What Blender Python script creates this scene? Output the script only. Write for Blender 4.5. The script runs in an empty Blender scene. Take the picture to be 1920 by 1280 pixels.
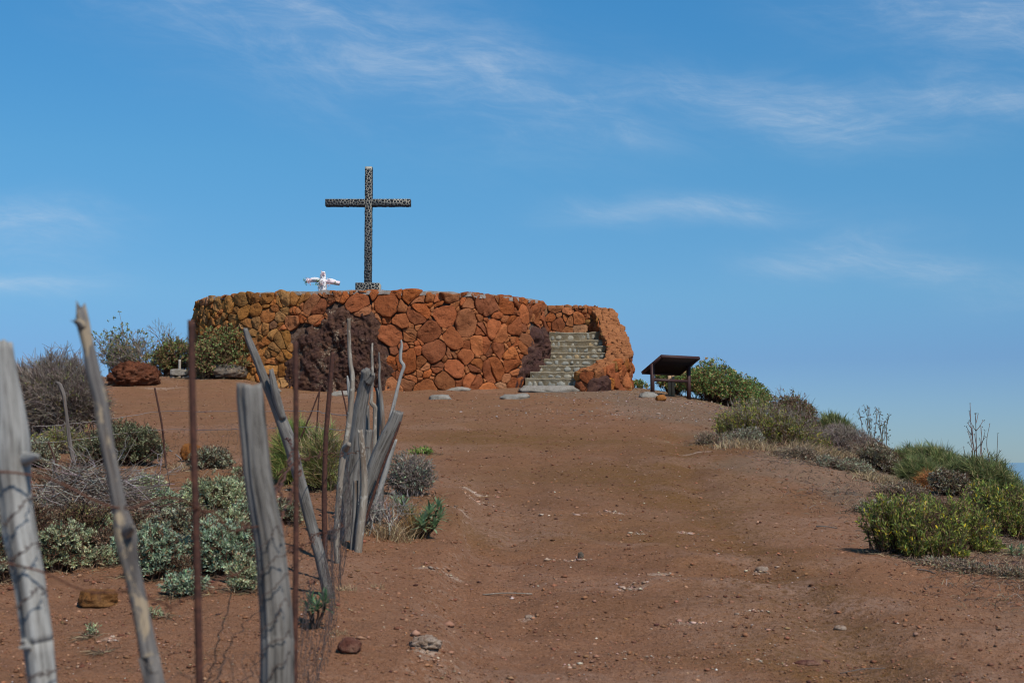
import bpy, math, random
import numpy as np
from mathutils import Vector

# ------------------------------------------------------------------ camera, sky, sun, exposure
SC = bpy.context.scene
COL = SC.collection
EYE = 1.6                      # eye height above the ground under the camera
F = 2667.0                     # focal length in pixels of the 1920 px wide photograph (50 mm on full frame)
PITCH = math.atan((860 - 640) / F)

cam_data = bpy.data.cameras.new('camera')
cam = bpy.data.objects.new('camera', cam_data)
COL.objects.link(cam)
cam.location = (0, 0, EYE)
cam.rotation_euler = (math.pi / 2 + PITCH, 0, 0)
cam_data.sensor_width = 36
cam_data.lens = 50
cam_data.clip_start = 0.05
cam_data.clip_end = 200000
cam_data.dof.use_dof = True
cam_data.dof.focus_distance = 21.0
cam_data.dof.aperture_fstop = 5.6
SC.camera = cam
SC.render.engine = 'CYCLES'
SC.cycles.filter_width = 1.1
SC.render.resolution_x, SC.render.resolution_y = 1024, 682

SUN_EL, SUN_AZ = math.radians(50), math.radians(146)     # azimuth clockwise from +Y: sun behind the camera to the right
SUN_DIR = Vector((math.cos(SUN_EL) * math.sin(SUN_AZ), math.cos(SUN_EL) * math.cos(SUN_AZ), math.sin(SUN_EL)))
sun_data = bpy.data.lights.new('sun', 'SUN')
sun_data.energy = 4.1
sun_data.angle = math.radians(0.53)
sun_data.color = (1.0, 0.945, 0.86)
sun = bpy.data.objects.new('sun', sun_data)
COL.objects.link(sun)
sun.rotation_euler = (-SUN_DIR).to_track_quat('-Z', 'Y').to_euler()
sun.location = (6, -8, 20)

SC.view_settings.view_transform = 'Standard'
SC.view_settings.look = 'None'
SC.view_settings.exposure = 0.0
SC.view_settings.gamma = 1.0
SC.view_settings.use_curve_mapping = False


class Nodes:
    """A few helpers for wiring node trees."""
    def __init__(self, tree):
        self.t = tree
        tree.nodes.clear()

    def n(self, kind, **kw):
        nd = self.t.nodes.new(kind)
        for k, v in kw.items():
            setattr(nd, k, v)
        return nd

    def link(self, a, b):
        self.t.links.new(a, b)

    def put(self, sock, v):
        if isinstance(v, bpy.types.NodeSocket):
            self.link(v, sock)
        elif isinstance(v, (tuple, list)) and len(v) == 3 and sock.type == 'RGBA':
            sock.default_value = (*v, 1)
        else:
            sock.default_value = v

    def math(self, op, a, b=None, c=None, clamp=False):
        nd = self.n('ShaderNodeMath', operation=op)
        nd.use_clamp = clamp
        self.put(nd.inputs[0], a)
        if b is not None:
            self.put(nd.inputs[1], b)
        if c is not None:
            self.put(nd.inputs[2], c)
        return nd.outputs[0]

    def vmath(self, op, a, b=None):
        nd = self.n('ShaderNodeVectorMath', operation=op)
        self.put(nd.inputs[0], a)
        if b is not None:
            self.put(nd.inputs[1], b)
        return nd.outputs[0]

    def noise(self, vec, scale, detail=5, rough=0.55, dist=0.0):
        nd = self.n('ShaderNodeTexNoise')
        if vec is not None:
            self.link(vec, nd.inputs['Vector'])
        nd.inputs['Scale'].default_value = scale
        nd.inputs['Detail'].default_value = detail
        nd.inputs['Roughness'].default_value = rough
        nd.inputs['Distortion'].default_value = dist
        return nd.outputs['Fac']

    def step(self, v, lo, hi, a=0.0, b=1.0):
        nd = self.n('ShaderNodeMapRange')
        nd.interpolation_type = 'SMOOTHSTEP'
        self.put(nd.inputs['Value'], v)
        nd.inputs['From Min'].default_value = lo
        nd.inputs['From Max'].default_value = hi
        nd.inputs['To Min'].default_value = a
        nd.inputs['To Max'].default_value = b
        return nd.outputs['Result']

    def mix(self, fac, a, b, blend='MIX'):
        nd = self.n('ShaderNodeMix', data_type='RGBA', blend_type=blend)
        nd.clamp_factor = True
        self.put(nd.inputs[0], fac)
        self.put(nd.inputs[6], a)
        self.put(nd.inputs[7], b)
        return nd.outputs[2]

    def ramp(self, fac, stops):
        nd = self.n('ShaderNodeValToRGB')
        self.link(fac, nd.inputs[0])
        els = nd.color_ramp.elements
        while len(els) < len(stops):
            els.new(0.5)
        for e, (p, c) in zip(els, stops):
            e.position = p
            e.color = (*c, 1)
        return nd.outputs[0]

    def mapping(self, vec, scale=(1, 1, 1), rot=(0, 0, 0), loc=(0, 0, 0)):
        nd = self.n('ShaderNodeMapping')
        self.link(vec, nd.inputs['Vector'])
        nd.inputs['Scale'].default_value = scale
        nd.inputs['Rotation'].default_value = rot
        nd.inputs['Location'].default_value = loc
        return nd.outputs[0]

    def bump(self, h, strength=0.5, dist=0.02, normal=None):
        nd = self.n('ShaderNodeBump')
        nd.inputs['Strength'].default_value = strength
        nd.inputs['Distance'].default_value = dist
        self.link(h, nd.inputs['Height'])
        if normal is not None:
            self.link(normal, nd.inputs['Normal'])
        return nd.outputs[0]

    def out(self, color, rough=0.9, normal=None, spec=0.2, metal=0.0):
        b = self.n('ShaderNodeBsdfPrincipled')
        self.put(b.inputs['Base Color'], color)
        self.put(b.inputs['Roughness'], rough)
        b.inputs['Specular IOR Level'].default_value = spec
        b.inputs['Metallic'].default_value = metal
        if normal is not None:
            self.link(normal, b.inputs['Normal'])
        o = self.n('ShaderNodeOutputMaterial')
        self.link(b.outputs[0], o.inputs[0])
        return b


# ---- world: clear daylight sky with thin streaks of cirrus
world = bpy.data.worlds.new('World')
SC.world = world
world.use_nodes = True
W = Nodes(world.node_tree)
sky_n = W.n('ShaderNodeTexSky', sky_type='NISHITA')
sky_n.sun_disc = False
sky_n.sun_elevation = SUN_EL
sky_n.sun_rotation = SUN_AZ
sky_n.altitude = 1200
sky_n.air_density = 1.0
sky_n.dust_density = 0.25
sky_n.ozone_density = 4.0
hs = W.n('ShaderNodeHueSaturation')
hs.inputs['Saturation'].default_value = 1.12
hs.inputs['Value'].default_value = 1.0
W.link(sky_n.outputs[0], hs.inputs['Color'])
tc = W.n('ShaderNodeTexCoord').outputs['Generated']
sep = W.n('ShaderNodeSeparateXYZ')
W.link(tc, sep.inputs[0])
az = W.math('ARCTAN2', sep.outputs[0], sep.outputs[1])
el = W.math('ARCSINE', sep.outputs[2])
comb = W.n('ShaderNodeCombineXYZ')
W.link(az, comb.inputs[0])
W.link(el, comb.inputs[1])
ae = comb.outputs[0]
# streak texture: long wisps, bent by a slow noise
warp = W.n('ShaderNodeTexNoise')
W.link(ae, warp.inputs['Vector'])
warp.inputs['Scale'].default_value = 9
warp.inputs['Detail'].default_value = 3
wv = W.vmath('SUBTRACT', warp.outputs['Color'], (0.5, 0.5, 0.5))
wv = W.vmath('MULTIPLY', wv, (0.06, 0.03, 0))
aw = W.vmath('ADD', ae, wv)


def streak(rot, sx, sy, sc=1.0, loc=(0, 0, 0)):
    v = W.mapping(W.mapping(aw, rot=(0, 0, rot), loc=loc), scale=(sx, sy, 1))
    return W.step(W.noise(v, sc, 9, 0.70, 0.5), 0.40, 0.74)


st1 = streak(math.radians(16), 10, 34)
st2 = streak(math.radians(2), 8, 46, loc=(0.3, 0.1, 0))
st = W.math('ADD', W.math('MULTIPLY', st1, 0.6), W.math('MULTIPLY', st2, 0.5))
# where the wisps lie: azimuth, elevation, half-widths (radians), tilt, density
CL = [(-0.105, 0.285, 0.15, 0.045, -14, 0.9), (0.0, 0.262, 0.09, 0.022, -14, 0.7), (-0.2, 0.315, 0.1, 0.03, -8, 0.45),
      (0.20, 0.240, 0.08, 0.018, -12, 1.7), (0.33, 0.235, 0.06, 0.012, -8, 1.4), (0.33, 0.30, 0.10, 0.035, -12, 1.5),
      (0.14, 0.173, 0.075, 0.010, -3, 1.0), (0.05, 0.172, 0.03, 0.008, 0, 0.6), (0.22, 0.140, 0.05, 0.012, 8, 1.3),
      (0.28, 0.127, 0.04, 0.010, -8, 1.0), (-0.33, 0.158, 0.055, 0.014, 0, 1.3), (-0.34, 0.116, 0.05, 0.006, -2, 0.8),
      (-0.35, 0.125, 0.07, 0.02, 0, 0.35), (0.09, 0.225, 0.03, 0.008, -14, 0.45), (0.36, 0.11, 0.05, 0.012, 5, 0.5),
      (0.75, 0.2, 0.2, 0.03, 6, 0.7), (-0.8, 0.26, 0.25, 0.03, -10, 0.7), (1.7, 0.5, 0.4, 0.1, 10, 0.7), (-2.0, 0.4, 0.4, 0.08, 0, 0.7),
      (2.8, 0.3, 0.4, 0.05, 4, 0.7)]
mask = None
sa = W.n('ShaderNodeSeparateXYZ')
W.link(aw, sa.inputs[0])
for (a0, e0, wa, we, tilt, dens) in CL:
    c, s = math.cos(math.radians(tilt)), math.sin(math.radians(tilt))
    da = W.math('SUBTRACT', sa.outputs[0], a0)
    de = W.math('SUBTRACT', sa.outputs[1], e0)
    u = W.math('ADD', W.math('MULTIPLY', da, c / wa), W.math('MULTIPLY', de, s / wa))
    v = W.math('ADD', W.math('MULTIPLY', da, -s / we), W.math('MULTIPLY', de, c / we))
    r2 = W.math('ADD', W.math('MULTIPLY', u, u), W.math('MULTIPLY', v, v))
    g = W.math('MULTIPLY', W.math('EXPONENT', W.math('MULTIPLY', r2, -1.0)), dens)
    mask = g if mask is None else W.math('ADD', mask, g)
cl = W.math('MULTIPLY', W.math('MULTIPLY', mask, W.math('ADD', st, 0.22)), 0.32, clamp=True)
# clear dry air: the blue holds almost down to the horizon
grade = W.ramp(W.math('MULTIPLY', el, 1 / math.radians(90)), [(0.0, (0.40, 0.55, 0.78)), (0.044, (0.44, 0.58, 0.80)), (0.072, (0.59, 0.81, 0.89)), (0.133, (0.65, 1.06, 1.07)), (0.2, (0.60, 1.20, 1.26)), (1.0, (0.58, 1.12, 1.26))])
skyblue = W.mix(1.0, hs.outputs[0], grade, 'MULTIPLY')
skycol = W.mix(cl, skyblue, (6.3, 6.9, 7.6))
bg = W.n('ShaderNodeBackground')
W.link(skycol, bg.inputs[0])
bg.inputs[1].default_value = 0.105
wo = W.n('ShaderNodeOutputWorld')
W.link(bg.outputs[0], wo.inputs[0])

# ------------------------------------------------------------------ numpy noise
rng = np.random.default_rng(7)
random.seed(7)


def _h(ix, iy, iz):
    n = (ix.astype(np.int64) * 374761393 + iy.astype(np.int64) * 668265263 + iz.astype(np.int64) * 2147483647 + 1013904223)
    n = (n ^ (n >> 13)) * 1274126177
    n = n & 0xFFFFFFFF
    n = (n ^ (n >> 16)) * 2246822519 & 0xFFFFFFFF
    return ((n ^ (n >> 15)) & 0xFFFFFF) / float(0xFFFFFF)


def noise3(x, y, z):
    x, y, z = np.broadcast_arrays(np.asarray(x, float), np.asarray(y, float), np.asarray(z, float))
    ix, iy, iz = np.floor(x), np.floor(y), np.floor(z)
    fx, fy, fz = x - ix, y - iy, z - iz
    fx, fy, fz = [f * f * f * (f * (f * 6 - 15) + 10) for f in (fx, fy, fz)]
    r = 0
    for dx in (0, 1):
        for dy in (0, 1):
            for dz in (0, 1):
                w = (fx if dx else 1 - fx) * (fy if dy else 1 - fy) * (fz if dz else 1 - fz)
                r = r + w * _h(ix + dx, iy + dy, iz + dz)
    return r * 2 - 1


def fbm(x, y, z=0.0, octaves=4, gain=0.5):
    a, s, r = 1.0, 1.0, 0
    for o in range(octaves):
        r = r + a * noise3(np.asarray(x) * s + 17.3 * o, np.asarray(y) * s - 9.1 * o, np.asarray(z) * s + 3.7 * o)
        a *= gain
        s *= 2.03
    return r


def sstep(x, lo, hi):
    t = np.clip((np.asarray(x, float) - lo) / (hi - lo), 0, 1)
    return t * t * (3 - 2 * t)


# ------------------------------------------------------------------ terrain
def ground_base(x, y):
    """Large shape of the hilltop (z), eye level is EYE."""
    x, y = np.asarray(x, float), np.asarray(y, float)
    z = 0.0955 * np.minimum(y, 35.0)
    z = z + 0.05 * np.clip(y - 35, 0, 5)
    z = z - 0.45 * np.clip(y - 42, 0, 60) - 0.22 * np.clip(y - 102, 0, None)
    z = z - 0.10 * np.clip(-y, 0, None)
    xr = np.clip(x - 2.0, 0, 5.0)
    z = z - 0.040 * xr ** 2 - 0.62 * np.clip(x - 7.0, 0, None)
    z = z - 0.14 * np.clip(x - 6.3, 0, 0.7) ** 2
    z = z + 0.27 * sstep(-x, 4.6, 6.6) * sstep(y, 27, 33) * sstep(-x, 30, 20)
    z = z - 0.16 * np.clip(-x - 14, 0, None)
    # the trodden path lies a little lower than the bank along the fence
    z = z + 0.05 * sstep(x, 2.6, 3.4) * sstep(y, 16, 8)
    return z


RUTS = []


def rut_mask(x, y, P, w):
    d = np.full(np.broadcast(x, y).shape, 1e9)
    for (x0, y0), (x1, y1) in zip(P[:-1], P[1:]):
        dx, dy = x1 - x0, y1 - y0
        t = np.clip(((x - x0) * dx + (y - y0) * dy) / (dx * dx + dy * dy), 0, 1)
        d = np.minimum(d, (x - x0 - t * dx) ** 2 + (y - y0 - t * dy) ** 2)
    return np.exp(-d / (w * w))


def ground(x, y):
    x, y = np.asarray(x, float), np.asarray(y, float)
    z = ground_base(x, y)
    e = x + 0.16 * fbm(x * 1.6, y * 0.9, 12.0, 3)
    z = z + (0.13 * sstep(-e, 0.22, 0.50) + 0.05 * sstep(-e, 0.5, 1.1)) * sstep(-y, -17, -10)
    for (P, w, dep) in RUTS:
        z = z - dep * rut_mask(x, y, P, w) * (0.7 + 0.5 * fbm(x * 0.9, y * 0.9, 3.0, 2))
    near = sstep(-y, -60, -40)
    z = z + near * (0.045 * fbm(x * 0.55, y * 0.55, 1.7, 3) + 0.016 * fbm(x * 2.1, y * 1.6, 5.2, 3))
    # shallow rain ripples running across the path
    q = (y * 1.0 + x * 0.55) * 1.1 + 0.7 * fbm(x * 0.6, y * 0.6, 8.0, 2)
    z = z + (0.030 * np.sin(q * 2.7) + 0.016 * fbm(x * 3.1 + y * 1.2, y * 4.5, 7.0, 3)) * sstep(x, -0.9, 0.1) * sstep(-x, -3.4, -2.2) * sstep(y, 14, 9)
    return z


def gz(x, y):
    return float(ground(x, y))


def at(px, py, d):
    """World point seen at pixel (px, py) of the 1920x1280 photograph at forward distance d."""
    X = (px - 960) / F
    Y = (640 - py) / F
    c, s = math.cos(PITCH), math.sin(PITCH)
    dy = c - Y * s
    dz = s + Y * c
    k = d / dy
    return np.array([X * k, d, EYE + dz * k])


_ds = np.concatenate([np.arange(2, 20, 0.02), np.arange(20, 60, 0.05)])


def gpt(px, py):
    """Where the ray through a pixel meets the ground."""
    p1 = at(px, py, 1.0) - np.array([0, 0, EYE])
    zz = EYE + p1[2] * _ds
    g = ground(p1[0] * _ds, _ds)
    i = np.nonzero(zz <= g)[0]
    d = _ds[i[0]] if len(i) else 40.0
    return np.array([p1[0] * d, d, float(ground(p1[0] * d, d))])


_r = [(np.array([gpt(*q)[:2] for q in pts]), w, dep) for (pts, w, dep) in (
    ([(1690, 1330), (1600, 1215), (1510, 1130), (1430, 1060), (1360, 985), (1310, 920), (1290, 860), (1270, 815)], 0.20, 0.055),
    ([(1010, 1330), (985, 1215), (965, 1120), (960, 1030), (975, 955), (1000, 890), (1010, 840), (1000, 800)], 0.16, 0.04),
    ([(1200, 1330), (1190, 1200), (1185, 1080), (1180, 980), (1175, 900), (1150, 840)], 0.22, 0.025))]
RUTS.extend(_r)

# ------------------------------------------------------------------ objects
def props(o, label=None, cat=None, group=None, kind=None):
    if label:
        o['label'] = label
    if cat:
        o['category'] = cat
    if group:
        o['group'] = group
    if kind:
        o['kind'] = kind
    return o


def thing(name, label, cat, loc, group=None):
    o = bpy.data.objects.new(name, None)
    COL.objects.link(o)
    o.empty_display_size = 0.2
    o.location = Vector([float(c) for c in loc])
    return props(o, label, cat, group)


def world_origin(o):
    v = Vector((0, 0, 0))
    while o is not None:
        v = v + o.location
        o = o.parent
    return np.array(v)


class MB:
    """Collects vertices and faces (triangles and quads), then links them as one mesh object."""
    def __init__(self):
        self.V, self.T, self.Q, self.C, self.G, self.n = [], [], [], [], [], 0

    def add(self, v, tris=None, quads=None, col=None, grain=None):
        v = np.asarray(v, float).reshape(-1, 3)
        if tris is not None and len(tris):
            self.T.append(np.asarray(tris, np.int64).reshape(-1, 3) + self.n)
        if quads is not None and len(quads):
            self.Q.append(np.asarray(quads, np.int64).reshape(-1, 4) + self.n)
        self.V.append(v)
        if col is not None:
            c = np.asarray(col, float)
            self.C.append(np.broadcast_to(c, (len(v), 3)) if c.ndim == 1 else c)
        if grain is not None:
            self.G.append(np.asarray(grain, float))
        self.n += len(v)

    def build(self, name, mat, parent=None, loc=None, smooth=True, attrs=None):
        V = np.concatenate(self.V)
        T = np.concatenate(self.T) if self.T else np.zeros((0, 3), np.int64)
        Q = np.concatenate(self.Q) if self.Q else np.zeros((0, 4), np.int64)
        org = world_origin(parent) if parent is not None else (np.asarray(loc, float) if loc is not None else np.zeros(3))
        me = bpy.data.meshes.new(name)
        me.vertices.add(len(V))
        me.vertices.foreach_set('co', (V - org).astype(np.float32).ravel())
        li = np.concatenate([T.ravel(), Q.ravel()]).astype(np.int32)
        me.loops.add(len(li))
        me.loops.foreach_set('vertex_index', li)
        st = np.concatenate([np.arange(len(T)) * 3, len(T) * 3 + np.arange(len(Q)) * 4]).astype(np.int32)
        me.polygons.add(len(st))
        me.polygons.foreach_set('loop_start', st)
        me.update(calc_edges=True)
        if smooth:
            me.polygons.foreach_set('use_smooth', np.ones(len(st), bool))
        if self.C:
            C = np.concatenate(self.C)
            a = me.attributes.new('tint', 'FLOAT_COLOR', 'POINT')
            a.data.foreach_set('color', np.concatenate([C, np.ones((len(C), 1))], 1).astype(np.float32).ravel())
        if self.G:
            a = me.attributes.new('grain', 'FLOAT_VECTOR', 'POINT')
            a.data.foreach_set('vector', np.concatenate(self.G).astype(np.float32).ravel())
        for k, v in (attrs or {}).items():
            a = me.attributes.new(k, 'FLOAT', 'POINT')
            a.data.foreach_set('value', np.asarray(v, np.float32).ravel())
        if mat is not None:
            me.materials.append(mat)
        o = bpy.data.objects.new(name, me)
        COL.objects.link(o)
        if parent is not None:
            o.parent = parent
        elif loc is not None:
            o.location = Vector([float(c) for c in loc])
        return o


def grid_quads(rows, cols, wrap=False):
    r = np.arange(rows - 1)[:, None]
    c = np.arange(cols if wrap else cols - 1)[None, :]
    c2 = (c + 1) % cols
    a = r * cols + c
    return np.stack([a, r * cols + c2, (r + 1) * cols + c2, (r + 1) * cols + c], -1).reshape(-1, 4)


def spline(P, n):
    """Catmull-Rom through the rows of P (any width), n samples."""
    P = np.asarray(P, float)
    if len(P) == 2:
        t = np.linspace(0, 1, n)[:, None]
        return P[0] * (1 - t) + P[1] * t
    E = np.vstack([2 * P[0] - P[1], P, 2 * P[-1] - P[-2]])
    L = np.linalg.norm(np.diff(P[:, :3], axis=0), axis=1)
    cu = np.concatenate([[0], np.cumsum(L)])
    s = np.linspace(0, cu[-1], n)
    k = np.clip(np.searchsorted(cu, s, side='right') - 1, 0, len(P) - 2)
    t = ((s - cu[k]) / np.maximum(L[k], 1e-9))[:, None]
    p0, p1, p2, p3 = E[k], E[k + 1], E[k + 2], E[k + 3]
    return 0.5 * (2 * p1 + (p2 - p0) * t + (2 * p0 - 5 * p1 + 4 * p2 - p3) * t ** 2 + (3 * p1 - p0 - 3 * p2 + p3) * t ** 3)


def frames(C):
    T = np.gradient(C, axis=0)
    T /= np.linalg.norm(T, axis=1)[:, None] + 1e-12
    up = np.array([0.13, 1.0, 0.07])
    A = np.cross(T, up)
    A /= np.linalg.norm(A, axis=1)[:, None] + 1e-12
    B = np.cross(T, A)
    return T, A, B


def tube(mb, C, R, nseg=6, rough=0.0, seed=0.0, caps=True, col=None, jag=0.0, knots=()):
    """A tapering tube along the points C; rough adds long ridges along the grain, jag breaks the last end."""
    C, R = np.asarray(C, float), np.asarray(R, float)
    m = len(C)
    T, A, B = frames(C)
    th = np.arange(nseg) * 2 * np.pi / nseg
    s = np.concatenate([[0], np.cumsum(np.linalg.norm(np.diff(C, axis=0), axis=1))])
    ct, sn = np.cos(th)[None, :], np.sin(th)[None, :]
    rr = np.repeat(R[:, None], nseg, 1)
    if rough:
        S = s[:, None]
        rr = rr * (1 + rough * (1.6 * fbm(ct * 0.9 + seed, sn * 0.9, S * 2.2, 2) + 0.8 * fbm(ct * 3.5 + seed, sn * 3.5 + 7, S * 1.3, 3)))
        rr = rr * (1 - rough * 2.6 * np.clip(fbm(ct * 4.2 + seed + 31, sn * 4.2, S * 0.9, 2) - 0.30, 0, 0.8))
    for (ks, kth, kr, kh) in knots:
        dd = ((s[:, None] - ks) / kr) ** 2 + ((np.mod(th[None, :] - kth + np.pi, 2 * np.pi) - np.pi) * R[:, None] / kr) ** 2
        rr = rr + kh * np.exp(-dd)
    V = C[:, None, :] + rr[..., None] * (ct[..., None] * A[:, None, :] + sn[..., None] * B[:, None, :])
    if jag:
        V[-1] += T[-1] * (jag * fbm(ct[0] * 2 + seed, sn[0] * 2, 4.4, 3))[:, None]
        V[-2] += T[-1] * (0.4 * jag * fbm(ct[0] * 2 + seed, sn[0] * 2, 4.4, 3))[:, None]
    G = np.stack([np.repeat(ct, m, 0) * R.mean(), np.repeat(sn, m, 0) * R.mean(), np.repeat(s[:, None], nseg, 1)], -1) + seed
    verts = [V.reshape(-1, 3)]
    g = [G.reshape(-1, 3)]
    tris = []
    if caps:
        nb = m * nseg
        verts += [C[:1], (V[-1].mean(0) - T[-1] * R[-1] * 0.15)[None]]
        g += [np.array([[0, 0, 0.0]]) + seed, np.array([[0, 0, s[-1]]]) + seed]
        i = np.arange(nseg)
        j = (i + 1) % nseg
        tris = np.concatenate([np.stack([np.full(nseg, nb), j, i], 1), np.stack([np.full(nseg, nb + 1), (m - 1) * nseg + i, (m - 1) * nseg + j], 1)])
    mb.add(np.concatenate(verts), tris=tris, quads=grid_quads(m, nseg, True), col=col, grain=np.concatenate(g))


def segs(mb, P0, P1, R0, R1, col):
    """Many thin three-sided sticks at once."""
    P0, P1 = np.asarray(P0), np.asarray(P1)
    n = len(P0)
    D = P1 - P0
    D = D / (np.linalg.norm(D, axis=1)[:, None] + 1e-9)
    ref = np.where(np.abs(D[:, 2:3]) > 0.8, np.array([[1.0, 0, 0]]), np.array([[0, 0, 1.0]]))
    A = np.cross(D, ref)
    A /= np.linalg.norm(A, axis=1)[:, None] + 1e-9
    B = np.cross(D, A)
    vs = []
    for P, R in ((P0, R0), (P1, R1)):
        R = np.broadcast_to(R, (n,))[:, None]
        for k in range(3):
            a = k * 2 * math.pi / 3
            vs.append(P + R * (math.cos(a) * A + math.sin(a) * B))
    V = np.stack(vs, 1).reshape(-1, 3)
    q = np.array([[0, 1, 4, 3], [1, 2, 5, 4], [2, 0, 3, 5]])
    Q = (np.arange(n)[:, None, None] * 6 + q[None]).reshape(-1, 4)
    c = np.asarray(col, float)
    c = np.repeat(c, 6, 0) if c.ndim == 2 else np.broadcast_to(c, (n * 6, 3))
    mb.add(V, quads=Q, col=c)


def leaves(mb, P, D, L, Wd, col, fold=0.25):
    """Many four-cornered leaves: base P, direction D, length L, width Wd."""
    n = len(P)
    D = D / (np.linalg.norm(D, axis=1)[:, None] + 1e-9)
    S = np.cross(D, rng.normal(size=(n, 3)))
    S /= np.linalg.norm(S, axis=1)[:, None] + 1e-9
    Nn = np.cross(S, D)
    L = np.broadcast_to(L, (n,))[:, None]
    Wd = np.broadcast_to(Wd, (n,))[:, None]
    mid = P + D * L * 0.55 - Nn * L * fold * 0.4
    V = np.stack([P, mid + S * Wd * 0.5 + Nn * Wd * fold, P + D * L, mid - S * Wd * 0.5 + Nn * Wd * fold], 1).reshape(-1, 3)
    t = np.array([[0, 1, 2], [0, 2, 3]])
    T = (np.arange(n)[:, None, None] * 4 + t[None]).reshape(-1, 3)
    mb.add(V, tris=T, col=np.repeat(col, 4, 0))


def blades(mb, P, D, L, Wd, col, bend=0.3):
    """Many narrow grass blades or needles, two faces each, drooping a little."""
    n = len(P)
    D = D / (np.linalg.norm(D, axis=1)[:, None] + 1e-9)
    S = np.cross(D, rng.normal(size=(n, 3)))
    S /= np.linalg.norm(S, axis=1)[:, None] + 1e-9
    L = np.broadcast_to(L, (n,))[:, None]
    Wd = np.broadcast_to(Wd, (n,))[:, None]
    side = D * [1, 1, 0] + rng.normal(size=(n, 3)) * [0.3, 0.3, 0]
    M = P + D * L * 0.55
    E = P + D * L + side * L * bend * 0.5 - np.array([0, 0, 1]) * L * bend * 0.25
    V = np.stack([P - S * Wd * 0.5, P + S * Wd * 0.5, M + S * Wd * 0.4, M - S * Wd * 0.4, E], 1).reshape(-1, 3)
    k = np.arange(n)[:, None, None] * 5
    mb.add(V, tris=(k + np.array([[[3, 2, 4]]])).reshape(-1, 3), quads=(k + np.array([[[0, 1, 2, 3]]])).reshape(-1, 4), col=np.repeat(col, 5, 0))


LEAFGAIN = 1.8


def palette(n, cols, jitter=0.18):
    """n colours drawn from [(weight, rgb)], each a little different."""
    w = np.array([c[0] for c in cols], float)
    a = np.array([c[1] for c in cols], float)
    k = rng.choice(len(cols), n, p=w / w.sum())
    return a[k] * (1 + jitter * rng.normal(size=(n, 1))).clip(0.5, 1.6) * (1 + 0.06 * rng.normal(size=(n, 3)))


def lump(mb, c, size, nu=28, nv=18, amp=0.25, freq=1.6, seed=0.0, box=0.0, fine=0.0, rot=0.0, flat=0.0):
    """A rough rock: ellipsoid pushed about by noise, box > 0 squares it up."""
    u = np.arange(nu) * 2 * np.pi / nu
    v = np.linspace(0.02, np.pi - 0.02, nv)
    X = np.sin(v)[:, None] * np.cos(u)[None]
    Y = np.sin(v)[:, None] * np.sin(u)[None]
    Z = np.repeat(np.cos(v)[:, None], nu, 1)
    d = np.stack([X, Y, Z], -1)
    if box:
        m = np.abs(d).max(-1, keepdims=True)
        d = d * (1 - box) + d / m * box * 0.82
    r = 1 + amp * fbm(d[..., 0] * freq + seed, d[..., 1] * freq, d[..., 2] * freq, 3)
    if fine:
        r = r + fine * fbm(d[..., 0] * freq * 5 + seed, d[..., 1] * freq * 5, d[..., 2] * freq * 5, 3)
    P = d * r[..., None]
    P[..., 2] = np.where(P[..., 2] < -0.55 + flat, -0.55 + flat + 0.1 * (P[..., 2] + 0.55 - flat), P[..., 2])
    P = P * np.asarray(size) * 0.5
    cr, sr = math.cos(rot), math.sin(rot)
    P = np.stack([P[..., 0] * cr - P[..., 1] * sr, P[..., 0] * sr + P[..., 1] * cr, P[..., 2]], -1)
    n0 = nu * nv
    V = np.concatenate([P.reshape(-1, 3), P[0].mean(0)[None], P[-1].mean(0)[None]]) + np.asarray(c)
    i = np.arange(nu)
    j = (i + 1) % nu
    T = np.concatenate([np.stack([np.full(nu, n0), i, j], 1), np.stack([np.full(nu, n0 + 1), (nv - 1) * nu + j, (nv - 1) * nu + i], 1)])
    Q = grid_quads(nv, nu, True)[:, ::-1]
    mb.add(V, tris=T, quads=Q)


def box(mb, c, s, rot=0.0, tilt=None):
    c, s = np.asarray(c, float), np.asarray(s, float) / 2
    V = np.array([[x, y, z] for z in (-1, 1) for (x, y) in ((-1, -1), (1, -1), (1, 1), (-1, 1))], float) * s
    cr, sr = math.cos(rot), math.sin(rot)
    V = np.stack([V[:, 0] * cr - V[:, 1] * sr, V[:, 0] * sr + V[:, 1] * cr, V[:, 2]], 1) + c
    mb.add(V, quads=[[0, 3, 2, 1], [4, 5, 6, 7], [0, 1, 5, 4], [1, 2, 6, 5], [2, 3, 7, 6], [3, 0, 4, 7]])


# ------------------------------------------------------------------ stones: power diagram cells laid on a surface
def clip(poly, n, d):
    """Keep the part of poly with p.n <= d."""
    out = []
    m = len(poly)
    for i in range(m):
        a, b = poly[i], poly[(i + 1) % m]
        da, db = a[0] * n[0] + a[1] * n[1] - d, b[0] * n[0] + b[1] * n[1] - d
        if da <= 0:
            out.append(a)
        if (da < 0 < db) or (db < 0 < da):
            t = da / (da - db)
            out.append((a[0] + (b[0] - a[0]) * t, a[1] + (b[1] - a[1]) * t))
    return out


def throw(u0, u1, v0, v1, radius, tries, rnd, keep=None):
    """Dart throwing of discs of varying size: [(u, v, r)]."""
    pts = []
    for k in range(tries):
        u, v = rnd.uniform(u0, u1), rnd.uniform(v0, v1)
        r = radius(u, v, k / tries, rnd)
        if keep and not keep(u, v):
            continue
        if all((u - a) ** 2 + (v - b) ** 2 > (0.80 * (r + c)) ** 2 for (a, b, c) in pts):
            pts.append((u, v, r))
    return pts


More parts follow.
